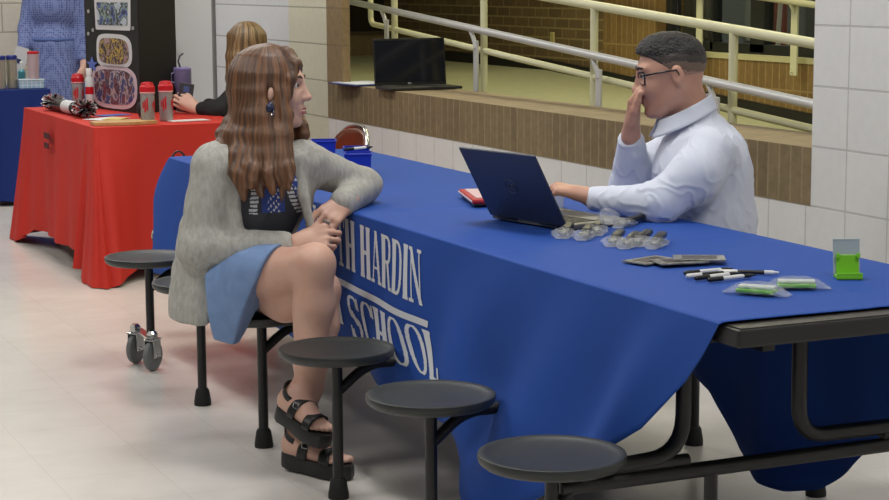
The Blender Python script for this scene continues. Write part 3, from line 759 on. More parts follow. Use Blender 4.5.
pen((.405, 3.02, ZT0+.088), .4, 'black and white pen lying across the rims of the blue bins', None)
# ---- little tools in clear wrap
film = mat('clear_wrap', (225, 228, 230), .18, alpha=.22, spec=1, bump=1, bscale=160)
toolb = mat('tool_black', (30, 32, 34), .4); toolg = mat('tool_grey', (128, 130, 130), .3, .8)
def crumple(sx, sy, sz, seed, fl=.0):
    m = MB(); N1, N2 = 26, 14; rings = []
    rnd = random.Random(seed)
    for i in range(N1+1):
        u = i/N1; x = (u-.5)*sx; e = (1-abs(2*u-1)**2.6)
        w_ = sy*(.48+.52*e)*(1+.35*noise.noise(Vector((x*55, seed, 1)))); h = sz*max(.10, e)
        ring = []
        for j in range(N2):
            a = 2*PI*j/N2; k = 1+.28*noise.noise(Vector((x*70, math.cos(a)*1.6+seed, math.sin(a)*1.6)))
            z = max(.0008, h*.5*(1+math.sin(a)*k)); ring.append(m.bm.verts.new((x+.004*noise.noise(Vector((x*90, a*2, seed))), math.cos(a)*w_*.5*k, z)))
        rings.append(ring)
    for i in range(N1):
        for j in range(N2): m.bm.faces.new((rings[i][j], rings[i][(j+1) % N2], rings[i+1][(j+1) % N2], rings[i+1][j]))
    m.bm.faces.new(rings[0][::-1]); m.bm.faces.new(rings[-1])
    return m
def wrapped(loc, rz, label, seed, s=1):
    t = thing('wrapped_tool', label, 'tool', loc, rz, 'small black handled tools in clear wrap')
    t.scale = (s*1.15, s*1.15, s*1.15)
    MB().box((.040, 0, .013), (.095, .021, .014), bev=.005).box((.055, 0, .013), (.02, .014, .009), bev=.003).build('handle', toolb, t, True, .6)
    MB().box((-.03, 0, .011), (.05, .012, .006), bev=.002).lathe([(.010, 0), (.012, .004), (.010, .009)], (-.048, 0, .007), 16).build('head', toolg, t, True, .6)
    b = crumple(.10, .050, .020, seed); b.bm.transform(Matrix.Translation((-.034, 0, 0))); b.build('clear_wrap', film, t)
    return t
TL = [((.251, 1.227), (.39, 1.42), 'wrapped black tool at the left front end, beside the laptop corner'), ((.285, 1.175), (.42, 1.36), 'wrapped black tool second from the laptop corner'), ((.352, 1.215), (.50, 1.45), 'wrapped black tool behind the front ones with raised plastic'),
      ((.31, 1.06), (.42, 1.20), 'wrapped black tool in the middle of the front row'), ((.322, 1.01), (.44, 1.15), 'wrapped black tool just right of the middle of the row'), ((.385, 1.05), (.475, 1.155), 'wrapped black tool behind the right middle of the row'), ((.375, .965), (.51, 1.13), 'wrapped black tool at the right end of the row by the grey packets')]
for i, ((x0, y0), (x1, y1), lab) in enumerate(TL):
    wrapped(((x0+x1)/2, (y0+y1)/2, ZT0), math.atan2(y1-y0, x1-x0), lab, i*3.1)
wrapped((.575, 1.415, ZT0), math.atan2(.08, .11), 'wrapped black tool lying beside the man\'s sleeve at the laptop base', 31, .95)
# crinkled empty wrap on top
t = crumple(.10, .05, .04, 50).build('plastic_wrap', film); t.location = (.46, 1.335, ZT0+.022); t.rotation_euler = (0, 0, 1.1); tag(t, 'loose crinkled clear wrap lying on top of the wrapped tools', 'wrap')
# ---- grey packets
pk = mat('packet_grey', (98, 98, 96), .35, .2, c2=(150, 150, 146), nscale=60); pk2 = mat('packet_print', (48, 42, 48), .4)
for i, (x, y, r, lab) in enumerate(((.275, .80, .3, 'flat grey packet at the left of the small stack'), (.315, .735, -.15, 'flat grey packet printed dark, middle of the small stack'), (.372, .735, -.5, 'flat grey packet at the right end of the stack by the pens'))):
    t = thing('foil_packet', lab, 'packet', (x, y, ZT0+.001+.004*i), r, 'flat grey packets stacked on the table')
    MB().box((0, 0, .003), (.125, .080, .004), bev=.0015).build('pouch', pk, t); MB().box((0, 0, .0052), (.085, .05, .0006)).build('label', pk2, t)
    MB().box((-.055, 0, .005), (.008, .072, .001)).build('seal', toolg, t)
# ---- bagged green phone stands, and one standing
green = mat('lime_green_plastic', (116, 190, 36), .35); pale = mat('pale_plastic', (196, 204, 200), .35)
def bagged(loc, rz, lab, seed):
    t = thing('wrapped_stand', lab, 'phone stand', loc, rz, 'lime green phone stands in clear wrap')
    MB().box((0, 0, .008), (.085, .042, .008), bev=.003).build('green_base', green, t); MB().box((.0, .004, .0155), (.082, .03, .006), bev=.002).build('back_plate', pale, t)
    crumple(.150, .072, .028, seed).build('clear_wrap', film, t)
bagged((.243, .298, ZT0), math.atan2(-.12, .096), 'green and white phone stand in clear wrap nearest the table corner', 61)
bagged((.365, .322, ZT0), math.atan2(-.083, .137), 'green and white phone stand in clear wrap behind the nearest one', 72)
t = thing('phone_stand', 'lime green phone stand holding a pale grey panel upright', 'phone stand', (.557, .392, ZT0), -.45)
MB().box((0, -.004, .004), (.06, .05, .008), bev=.002).box((0, -.026, .010), (.06, .005, .01), bev=.002).build('base', green, t)
Mr = Matrix.Rotation(-.2, 3, 'X')
MB().box((0, .006, .029), (.052, .006, .048), Mr, bev=.002).box((-.0235, -.0, .052), (.008, .006, .012), Mr, bev=.002).box((.0235, -.0, .052), (.008, .006, .012), Mr, bev=.002).build('support', green, t)
MB().box((-.001, .0155, .046), (.062, .007, .086), Mr, bev=.003).build('panel', mat('panel_grey', (160, 172, 176), .35), t)
MB().box((-.001, .0225, .087), (.063, .008, .004), Mr, bev=.001).build('panel_edge', pale, t)
# ---- brown chairs by the wall
vinyl = mat('brown_vinyl', (96, 44, 26), .28, coat=.3)
def chair(loc, rz, label):
    t = thing('stacking_chair', label, 'chair', loc, rz)
    def pad(u, v, yo):     # backrest: x across, z up, curved
        x = (u-.5)*.44; z = .50+.26*v
        z = min(z, .76-.13*abs(2*u-1)**3.2)
        return Vector((x, -.02+.05*(1-(2*u-1)**2)+yo+.035*v, z))
    m = MB(); m.grid(lambda u, v: pad(u, v, 0), 24, 10); o = m.build('backrest', vinyl, t, True); s_ = o.modifiers.new('t', 'SOLIDIFY'); s_.thickness = .035; s_.offset = 0
    MB().tube([pad(u, 1, 0)+Vector((0, 0, .012)) for u in [0]+[k/24 for k in range(1, 24)]+[1]], .011, 10).build('chrome_rim', chrome, t, True)
    m = MB(); m.box((0, -.21, .44), (.42, .42, .05), bev=.02, seg=3); m.build('seat', vinyl, t, True, .9)
    for sx in (-1, 1):
        MB().tube(arc([((sx*.21, .02, .76-.13), 0), ((sx*.21, -.02, .42), .06), ((sx*.215, .06, 0), 0)]), .011, 10).build('leg', chrome, t, True)
        MB().tube(arc([((sx*.2, -.02, .415), 0), ((sx*.2, -.40, .41), .04), ((sx*.21, -.44, 0), 0)]), .011, 10).build('leg', chrome, t, True)
    return t
ch = chair((1.16, 5.05, 0), -PI/2, 'brown vinyl chair with chrome rim by the wall beyond the blue bins'); ch.scale = (1, 1, .955)
dup(ch, (1.36, 7.45, 0), label='brown vinyl chair with chrome rim farthest back by the purple tumbler')
t = thing('stool', 'round black stool under the seated woman in black', 'stool', (1.13, 6.12, 0))
MB().lathe([(.16, .40), (.17, .41), (.17, .43), (.15, .44)], n=28).build('seat', blackp, t, True, .7)
for k in range(4): MB().tube([(.12*math.cos(k*PI/2+.7), .12*math.sin(k*PI/2+.7), .40), (.17*math.cos(k*PI/2+.7), .17*math.sin(k*PI/2+.7), 0)], .012, 8).build('leg', blackm, t, True)

# ---- patterned bag behind the far end of the table
dots = bpy.data.materials.new('black_white_print'); dots.use_nodes = True
nt = dots.node_tree; vo = nt.nodes.new('ShaderNodeTexVoronoi'); vo.inputs['Scale'].default_value = 26; cr = nt.nodes.new('ShaderNodeValToRGB'); tc = nt.nodes.new('ShaderNodeTexCoord')
nt.links.new(tc.outputs['Object'], vo.inputs[0]); nt.links.new(vo.outputs['Distance'], cr.inputs[0]); nt.links.new(cr.outputs[0], nt.nodes['Principled BSDF'].inputs['Base Color'])
cr.color_ramp.elements[0].color = lin((200, 196, 176)); cr.color_ramp.elements[0].position = .36; cr.color_ramp.elements[1].color = lin((18, 18, 18)); cr.color_ramp.elements[1].position = .42
t = thing('tote_bag', 'black tote bag with a pale spotted print hanging at the far table end', 'bag', (.10, 4.235, .33), -.1)
t.scale = (.8, .6, .62)
s = SDF((-.2, -.12, -.01), (.2, .12, .5), .008)
s.ell((0, 0, .22), (.13, .06, .24), k=.02).ell((0, 0, .10), (.15, .075, .11), k=.05); s.field(lambda X, Y, Z: Z-.002, op='-')
sdf_obj('body', s, dots, t, lambda V: .006*nfield(V, (30, 30, 20), 2))
MB().tube([(.06*math.cos(a), 0, .42+.235*math.sin(a)) for a in [PI*k/16 for k in range(17)]], .006, 8).build('handle', black_plastic, t, True)

# ---- red table
def photo(name, cols, seed):
    m = bpy.data.materials.new(name); m.use_nodes = True; nt = m.node_tree
    tc = nt.nodes.new('ShaderNodeTexCoord'); n_ = nt.nodes.new('ShaderNodeTexNoise'); n_.inputs['Scale'].default_value = 14+seed; n_.inputs['Detail'].default_value = 2
    cr = nt.nodes.new('ShaderNodeValToRGB'); cr.color_ramp.interpolation = 'CONSTANT'
    nt.links.new(tc.outputs['Object'], n_.inputs[0]); nt.links.new(n_.outputs['Fac'], cr.inputs[0]); nt.links.new(cr.outputs[0], nt.nodes['Principled BSDF'].inputs['Base Color'])
    el = cr.color_ramp.elements
    while len(el) < len(cols): el.new(.5)
    for i, c in enumerate(cols): el[i].position = .0 if i == 0 else .36+.28*(i-1)/(len(cols)-1); el[i].color = lin(c)
    nt.nodes['Principled BSDF'].inputs['Roughness'].default_value = .35
    return m
BD = thing('display_board', 'black folding display board with taped photos on the red table', 'display board', (.516, 6.306, ZT0))
foam = mat('black_foam_board', (15, 16, 15), .55)
def panel(p, q, name, lean=0):
    p, q = Vector(p), Vector(q); d = (q-p); ln = d.length; a = math.atan2(d.y, d.x)
    M = Matrix.Translation(((p.x+q.x)/2, (p.y+q.y)/2, 0)) @ Matrix.Rotation(a, 4, 'Z')
    m = MB(); m.box((0, 0, .46), (ln, .006, .92)); m.bm.transform(M); o = m.build(name, foam, BD); return M, ln, o
P1 = (.40-.516, 6.96-6.306); P2 = (.771-.516, 6.52-6.306)
MA, la, oa = panel(P1, (0, 0), 'left_panel'); MR, lr, orr = panel((0.003, 0.0), P2, 'right_panel')
panel((P2[0]+.003, P2[1]+.004), (P2[0]+.05, P2[1]+.55), 'rear_panel')
# left panel local: x along from far edge (-la/2) to fold (+la/2); visible face is -y
yy = -.0045
def blob(u, z, w, h, sq, name, mm, off, seed=0, n=28):
    m = MB(); pts = []
    for k in range(n):
        a = 2*PI*k/n; c, s_ = math.cos(a), math.sin(a); e = 2/sq
        pts.append((u+w/2*abs(c)**e*(1 if c > 0 else -1)*(1+.03*math.sin(3*a+seed)), z+h/2*abs(s_)**e*(1 if s_ > 0 else -1)*(1+.03*math.sin(2*a+seed))))
    m.prism(pts, 0, .0015, Matrix.Translation((0, off, 0)) @ Matrix.Rotation(PI/2, 4, 'X')); m.bm.transform(MA); return m.build(name, mm, BD)
ww = mat('photo_border', (206, 206, 208), .5); pink = mat('photo_border_pink', (206, 184, 190), .5)
blob(.02, .125, .56, .235, 3.2, 'photo_mount', pink, -.004, 1); blob(.02, .125, .50, .19, 3.2, 'photo', photo('photo_a', [(40, 30, 34), (120, 60, 70), (70, 60, 80), (170, 150, 150), (60, 70, 120)], 3), -.006, 1)
blob(.03, .315, .44, .185, 3.4, 'photo_mount', ww, -.004, 2); blob(.03, .315, .37, .14, 3.4, 'photo', photo('photo_b', [(30, 28, 34), (90, 66, 70), (180, 150, 60), (60, 50, 60), (160, 130, 130)], 6), -.006, 2)
blob(.03, .505, .44, .16, 30, 'photo_mount', ww, -.004, 0); blob(.03, .51, .38, .12, 30, 'photo', photo('photo_c', [(24, 30, 60), (60, 80, 150), (130, 150, 140), (40, 50, 60), (180, 190, 200)], 1), -.006, 0)
blob(.03, .655, .5, .07, 30, 'photo', photo('photo_d', [(60, 60, 70), (120, 110, 110), (180, 170, 160)], 2), -.004, 0)
yel = mat('yellow_card', (222, 170, 30), .5); blob(.03, .625, .52, .022, 30, 'yellow_border', yel, -.007, 0); blob(.27, .65, .06, .09, 3, 'orange_cutout', mat('orange_card', (214, 120, 30), .5), -.008, 1)
blob(-.27, .64, .14, .10, 2, 'teal_cutout', mat('teal_card', (76, 120, 120), .5), -.006, 1)
m = MB(); m.prism([(-.24+(.075 if k % 2 == 0 else .032)*math.sin(PI*k/5), .235+(.042 if k % 2 == 0 else .018)*math.cos(PI*k/5)) for k in range(10)], 0, .003, Matrix.Translation((0, -.008, 0)) @ Matrix.Rotation(PI/2, 4, 'X')); m.bm.transform(MA); m.build('blue_star', mat('star_blue', (86, 110, 190), .4), BD)
for (u, z) in ((-.27, .52), (-.28, .40), (-.22, .42), (-.25, .03), (.28, .44)): blob(u, z, .035, .022, 2, 'silver_gem', mat('silver_gem', (170, 172, 176), .2, .8), -.006, 1)
# tumblers with red lids
clear = mat('clear_tumbler', (176, 174, 174), .15, alpha=.55, spec=.7); redp = mat('red_plastic', (190, 16, 30), .35)
def tumbler(loc, label, s=1.0):
    t = thing('tumbler', label, 'tumbler', loc, 0, 'clear tumblers with red lids'); t.scale = (s, s, s)
    MB().lathe([(.031, 0), (.034, .006), (.0345, .148), (.0335, .148), (.032, .008)], n=28).build('cup_body', clear, t, True, .8)
    MB().lathe([(.0365, .148), (.037, .172), (.031, .182), (.029, .192), (.014, .196)], n=28).build('lid', redp, t, True, .5)
    MB().lathe([(.0362, .140), (.0368, .146), (.0362, .149)], n=28).build('collar', mat('pink_white', (214, 170, 176), .4), t, True)
    m = MB()
    for a0 in (-2.6, -1.1):
        for (da, z0, z1) in ((0, .07, .1), (.3, .05, .11), (.6, .06, .12)):
            m.grid(lambda u, v: Vector((.0352*math.cos(a0+da+u*.22), .0352*math.sin(a0+da+u*.22), z0+(z1-z0)*v)), 3, 1)
    m.build('red_print', redp, t)
    MB().lathe([(.029, .01), (.03, .11), (.001, .11)], n=20).build('contents', mat('grey_contents', (128, 124, 124), .6), t, True, .8)
    return t
tb = tumbler((.394, 5.735, ZT0), 'clear tumbler with a red lid, left of the two standing before the black board panel')
dup(tb, (.505, 5.80, ZT0), label='clear tumbler with a red lid, right of the two, beside the phone')
tb = dup(tb, (.375, 7.045, ZT0), label='clear tumbler with a red lid at the far left of the display board'); tb.scale = (.95, .95, .95)
tb.location = (.34, 6.93, ZT0)
t = thing('spray_bottle', 'slim white bottle with red lettering band beside the display board', 'bottle', (.372, 6.80, ZT0))
MB().lathe([(.02, 0), (.022, .004), (.022, .16), (.012, .18)], n=22).build('body', mat('bottle_white', (200, 204, 204), .35), t, True, .6); MB().lathe([(.016, .18), (.016, .215), (.014, .218)], n=22).build('cap', mat('cap_white', (220, 220, 220), .35), t, True, .6)
MB().lathe([(.0223, .08), (.0225, .12)], n=22).build('red_band', redp, t)
# purple tumbler with straw
pur = mat('lavender_enamel', (118, 110, 150), .4)
t = thing('tumbler', 'tall lavender tumbler with handle, lid and bent grey straw', 'tumbler', (.80, 6.50, ZT0))
t.scale = (.92, .92, .92)
MB().lathe([(.036, 0), (.038, .004), (.042, .12), (.052, .14), (.053, .225), (.05, .228)], n=32).build('cup_body', pur, t, True, .6)
MB().lathe([(.053, .228), (.054, .238), (.045, .246)], n=32).build('lid', mat('lilac_lid', (136, 124, 178), .3), t, True, .6)
MB().tube(arc([((-.05, -.01, .215), 0), ((-.072, -.01, .21), .012), ((-.07, -.01, .16), .012), ((-.045, -.01, .155), 0)]), .006, 10).build('handle', pur, t, True)
MB().tube([(-.01, 0, .24), (-.022, 0, .28), (-.012, 0, .31), (.008, 0, .325)], .0055, 10).build('straw', mat('grey_straw', (70, 72, 84), .4), t, True)
# pom poms
def pompom(loc, rz, label, seed):
    t = thing('pom_pom', label, 'pom pom', loc, rz, 'metallic cheer pom poms on the red table')
    rnd = random.Random(seed); m = MB()
    for i in range(900):
        u = rnd.random(); e = 1 if rnd.random() < .5 else -1
        c = Vector((e*(.27+.05*u), 0, .045)); d = Vector((rnd.gauss(0, 1), rnd.gauss(0, 1), rnd.gauss(0, 1))).normalized()
        if e*d.x < -.6: d.x *= -1
        a = c+d*.012; b = c+Vector((d.x*.085, d.y*.06, max(-.04, d.z*.045))); w_ = d.cross(Vector((rnd.random(), rnd.random(), rnd.random()))).normalized()*.0035
        m.mi = rnd.choice([0, 0, 1, 1, 2]); vs = [m.bm.verts.new(p) for p in (a-w_, a+w_, b+w_, b-w_)]; f = m.bm.faces.new(vs); f.material_index = m.mi
    m.build('tinsel', [mat('tinsel_black', (24, 24, 26), .25, .3), mat('tinsel_silver', (214, 212, 214), .25, .4), mat('tinsel_red', (180, 20, 36), .3, .3)], t)['kind'] = 'stuff'
    MB().tube([(-.25, 0, .036), (.25, 0, .036)], .034, 16).build('handle_wrap', mat('smoked_plastic', (52, 50, 50), .25), t, True)
    MB().tube([(-.04, 0, .036), (.12, 0, .036)], .0347, 16).build('paper_band', ww, t)
pompom((.185, 6.50, ZT0), math.atan2(-.74, .03), 'black, silver and red pom pom lying along the red table edge', 1)
# plaque, cards
wood = mat('pale_wood', (196, 160, 104), .5, c2=(178, 142, 90), nscale=12, stretch=(1, 6, 1))
t = tag(MB().prism([(-.155, -.03), (-.15, .045), (-.02, .075), (.09, .062), (.155, .03), (.15, -.035), (.02, -.06), (-.08, -.05)], 0, .014).build('wood_plaque', wood), 'flat pale wooden plaque lying at the near end of the red table', 'plaque'); t.scale = (1, 1.5, 1); t.location = (.262, 5.69, ZT0); t.rotation_euler.z = .0
for (x, y, r, c, lab, w_, h_) in ((.27, 6.05, .5, (214, 214, 220), 'white sheet of paper lying behind the wooden plaque', .2, .13), (.30, 6.0, .9, (196, 176, 96), 'yellowish card lying on the white sheet of paper', .13, .09), (.36, 6.28, .3, (66, 90, 160), 'blue and white brochure lying in front of the display board', .17, .1), (.60, 5.75, .1, (214, 206, 206), 'white paper under the hand with the phone', .2, .1)):
    k_ = tag(MB().box((0, 0, .0012), (w_, h_, .002)).build('paper_sheet', mat('paper_%d' % c[2], c, .6)), lab, 'paper'); k_.location = (x, y, ZT0+(.0025 if w_ == .13 else 0)); k_.rotation_euler.z = r
t = tag(MB().lathe([(.03, 0), (.045, .03), (.04, .07), (.02, .085)], n=20).build('dark_pouch', mat('dark_fabric', (24, 22, 24), .8), None, True, .9), 'small black pouch standing in front of the board beside the tumblers', 'pouch'); t.location = (.475, 6.07, ZT0)

# ---- far blue table
stl = mat('brushed_tumbler_steel', (176, 170, 152), .3, .6); nb = mat('navy_lid', (26, 40, 120), .4)
def steel_t(loc, lab):
    t = thing('steel_tumbler', lab, 'tumbler', loc, 0, 'steel tumblers with blue lids')
    MB().lathe([(.03, 0), (.033, .004), (.034, .185), (.03, .188)], n=26).build('cup_body', stl, t, True, .6)
    MB().lathe([(.0355, .185), (.036, .206), (.03, .212)], n=26).build('lid', nb, t, True, .6)
    return t
s1 = steel_t((.315, 8.90, ZT0), 'steel tumbler with a blue lid at the left picture edge, nearer the box')
dup(s1, (.395, 8.93, ZT0), label='steel tumbler with a blue lid right beside the small checked box')
dup(s1, (.225, 8.90, ZT0), label='steel tumbler with a blue lid cut by the left picture edge')
t = thing('gift_box', 'pale blue checked box lying on the dark blue table', 'box', (.505, 8.885, ZT0), -.1)
MB().box((0, 0, .026), (.155, .09, .05), bev=.004).build('body', brickmat('check_box', 'XZ', .028, .022, 0, (150, 186, 206), (166, 196, 212), (214, 220, 224), .003, .1, .5), t); MB().box((0, 0, .055), (.162, .096, .008), bev=.002).build('lid', mat('pale_blue', (190, 206, 216), .5), t)
t = thing('tumbler', 'frosted pink tumbler with a red rim standing on the checked box', 'tumbler', (.525, 8.885, ZT0+.0595))
MB().lathe([(.033, 0), (.038, .16), (.036, .16), (.031, .004)], n=26).build('cup_body', mat('frosted_pink', (206, 180, 184), .4, trans=.3), t, True, .6); MB().lathe([(.0385, .16), (.0395, .172), (.03, .176)], n=26).build('lid', redp, t, True, .6)
t = thing('sanitizer_bottle', 'small white and teal bottle behind the checked box', 'bottle', (.485, 9.06, ZT0))
MB().lathe([(.022, 0), (.024, .004), (.024, .1), (.012, .115)], n=20).build('body', mat('teal_bottle', (70, 140, 150), .35), t, True, .6); MB().lathe([(.011, .115), (.012, .16), (.006, .165)], n=16).build('pump', mat('cap_white', (220, 220, 220), .35), t, True, .6)
t = thing('sign_card', 'white leaning card with a small dark print on the dark blue table', 'card', (.50, 9.22, ZT0), .2)
MB().box((0, 0, .13), (.09, .004, .25), Matrix.Rotation(.28, 3, 'Y')).build('card', ww, t); MB().box((.0, -.003, .16), (.03, .001, .03), Matrix.Rotation(.28, 3, 'Y')).build('print', mat('navy_print', (40, 54, 100), .5), t)
# ================================================================== PEOPLE
YAWZ = -.4294
skin = mat('skin_fair', (206, 166, 148), .5, sss=.08, c2=(200, 156, 138), nscale=14)
skin2 = mat('skin_tan', (194, 148, 128), .5, sss=.08, c2=(186, 138, 118), nscale=14)
eye_w = mat('eye_white', (216, 210, 204), .25); iris_m = mat('iris', (50, 34, 24), .2); lip_m = mat('lips', (176, 96, 92), .4)
def hairmat(name, c, c2, sc=1.0, stretch=(60, 60, 5), bump_=.9):
    return mat(name, c, .42, c2=c2, nscale=1.6*sc, stretch=stretch, bump=bump_, bscale=3.0, bstretch=stretch, contrast=(.38, .68))
def radial_hair(name, c, c2, cx, cy, freq=16):
    """strands that run down from the crown: noise over (angle, height) about the head axis"""
    m = bpy.data.materials.new(name); m.use_nodes = True; nt = m.node_tree; N = nt.nodes; L_ = nt.links; b = N['Principled BSDF']
    b.inputs['Roughness'].default_value = .42
    tc = N.new('ShaderNodeTexCoord'); sx = N.new('ShaderNodeSeparateXYZ'); L_.new(tc.outputs['Object'], sx.inputs[0])
    def mth(op, a, v):
        n = N.new('ShaderNodeMath'); n.operation = op; L_.new(a, n.inputs[0])
        if isinstance(v, (int, float)): n.inputs[1].default_value = v
        else: L_.new(v, n.inputs[1])
        return n.outputs[0]
    x = mth('SUBTRACT', sx.outputs[0], cx); y = mth('SUBTRACT', sx.outputs[1], cy)
    a = mth('MULTIPLY', mth('ARCTAN2', y, x), freq)
    w_ = N.new('ShaderNodeTexNoise'); w_.inputs['Scale'].default_value = 9; L_.new(tc.outputs['Object'], w_.inputs[0])
    a = mth('ADD', a, mth('MULTIPLY', w_.outputs['Fac'], 5.0))
    cb = N.new('ShaderNodeCombineXYZ'); L_.new(a, cb.inputs[0]); L_.new(mth('MULTIPLY', sx.outputs[2], 2.2), cb.inputs[1])
    nz = N.new('ShaderNodeTexNoise'); nz.inputs['Scale'].default_value = 1; nz.inputs['Detail'].default_value = 4; L_.new(cb.outputs[0], nz.inputs[0])
    cr = N.new('ShaderNodeValToRGB'); cr.color_ramp.elements[0].position = .38; cr.color_ramp.elements[1].position = .66
    cr.color_ramp.elements[0].color = lin(c); cr.color_ramp.elements[1].color = lin(c2)
    L_.new(nz.outputs['Fac'], cr.inputs[0]); L_.new(cr.outputs[0], b.inputs['Base Color'])
    bp = N.new('ShaderNodeBump'); bp.inputs['Strength'].default_value = .5; bp.inputs['Distance'].default_value = .004
    L_.new(nz.outputs['Fac'], bp.inputs['Height']); L_.new(bp.outputs[0], b.inputs['Normal'])
    return m
def eyes(P, f, parent, s=1):
    for y in (-1, 1):
        c = P(.0735, y*.030, .012); f_ = V3(f)/np.linalg.norm(f)
        MB().lathe([(.0123*s*math.sin(a), -.0123*s*math.cos(a)) for a in [PI*k/12+.0001 for k in range(13)]], tuple(c), 16).build('eye', eye_w, parent, True)
        ci = c+f_*.0095*s
        MB().lathe([(.0055*s*math.sin(a), -.0055*s*math.cos(a)) for a in [PI*k/8+.0001 for k in range(9)]], tuple(ci), 12).build('iris', iris_m, parent, True)
def brows(P, parent, m_, s=1):
    for y in (-1, 1):
        pts = [P(.0935, y*.013, .033), P(.092, y*.028, .039), P(.079, y*.047, .035)]
        MB().tube([tuple(p) for p in pts], [.0028*s, .0034*s, .0015*s], 8).build('eyebrow', m_, parent, True)

# ------------------------------------------------------------------ woman in the grey cardigan
WM = thing('person', 'seated woman with long brown hair, grey cardigan and blue skirt at the blue table', 'person', (-.239, 2.239, 0), YAWZ)
s = SDF((-.32, -.52, .02), (.45, .32, 1.26), .0042)
HC = (.048, -.02, 1.107); HF = (.975, -.15, -.03)
P, HM = head(s, HC, HF, (.04, 0, 1), 1.0, neck=(.015, -.025, .93), nr=.05, female=True)
sh_R, el_R, wr_R = (-.137, -.12, .882), (-.165, -.15, .64), (.118, -.14, .655)
sh_L, el_L, wr_L = (.145, -.015, .882), (.318, .15, .792), (.268, -.045, .767)
s.cap((-.11, -.10, .885), (.12, -.02, .885), .05, k=.05)
s.ell((0, -.035, .80), (.14, .095, .15), k=.04); s.ell((-.045, -.01, .67), (.12, .10, .13), k=.05); s.ell((-.08, -.005, .53), (.15, .13, .10), k=.05)
s.chain([sh_R, el_R, wr_R], [.045, .038, .024], k=.03); s.chain([sh_L, el_L, wr_L], [.045, .038, .024], k=.03)
hand(s, (.135, -.158, .660), (.93, .05, .22), (-.25, -.9, .45), .93, curl=(.75, 1.25, .7), thumb=(.45, .35), side=-1, spread=.04)
hand(s, (.264, -.06, .763), (-.55, -.62, -.38), (.42, -.45, .75), .93, curl=(.55, .75, .5), thumb=(.35, .3), side=1, spread=.06)
# legs: the right leg is crossed over the left
s.chain([(-.10, -.05, .53), (.06, -.20, .578), (.19, -.335, .622)], [.088, .070, .054], k=.03)
s.chain([(.19, -.335, .625), (.185, -.325, .50), (.165, -.305, .34), (.148, -.295, .235)], [.054, .055, .040, .030], k=.03); s.ell((.165, -.285, .46), (.042, .045, .10), k=.03)
s.chain([(-.02, .02, .51), (.09, -.14, .498), (.200, -.238, .53)], [.085, .078, .056], k=.02)
s.chain([(.200, -.238, .53), (.198, -.255, .43), (.165, -.275, .25), (.132, -.285, .115)], [.053, .053, .038, .030], k=.02)
def foot(sd, heel, toe, up, ank):
    h, t, u = V3(heel), V3(toe), V3(up); d = t-h; L_ = np.linalg.norm(d); d /= L_; u = u-d*(u@d); u /= np.linalg.norm(u); l = np.cross(u, d)
    Q = lambda x, y, z: h+d*x*L_+l*y+u*z
    sd.cap(Q(.08, 0, .03), Q(.16, 0, .032), .030, .031, k=.02)
    sd.cap(ank, Q(.14, 0, .045), .029, .032, k=.03); sd.cap(ank, Q(.5, 0, .035), .027, .026, k=.03)
    sd.cap(Q(.12, 0, .025), Q(.70, .012, .018), .028, .022, k=.025); sd.cap(Q(.3, 0, .025), Q(.70, -.014, .017), .026, .020, k=.025)
    for i, (y, x0, x1, r) in enumerate(((.030, .74, .97, .0115), (.012, .76, .97, .0085), (-.003, .76, .94, .008), (-.017, .74, .90, .0075), (-.030, .72, .86, .007))):
        sd.cap(Q(x0-.06, y*.9, .014), Q(x1-.05, y, .013), r*1.1, r, k=.006)
    return Q
sh1 = 1   # inner side sign for the big toe
Q1 = foot(s, (.088, -.285, .192), (.222, -.415, .135), (.25, -.15, .95), (.146, -.298, .24))
Q2 = foot(s, (.096, -.265, .047), (.282, -.395, .040), (0, 0, 1), (.132, -.285, .115))
body = sdf_obj('body', s, skin, WM, relax=1)
eyes(P, HF, WM); brows(P, WM, mat('brow_brown', (84, 56, 40), .7))
m = MB(); 
for (z, r) in ((-.0575, .0042), (-.0685, .005)): m.tube([tuple(P(.083, -.023, z+.004)), tuple(P(.0955, -.012, z)), tuple(P(.1005, 0, z)), tuple(P(.0955, .012, z)), tuple(P(.083, .023, z+.004))], [r*.3, r, r*1.1, r, r*.3], 8)
m.build('lips', lip_m, WM, True)
MB().tube([tuple(P(.087, -.022, -.0615)), tuple(P(.1, -.008, -.0635)), tuple(P(.1, .008, -.0635)), tuple(P(.087, .022, -.0615))], .0022, 6).build('teeth', mat('teeth', (226, 220, 210), .3), WM, True)
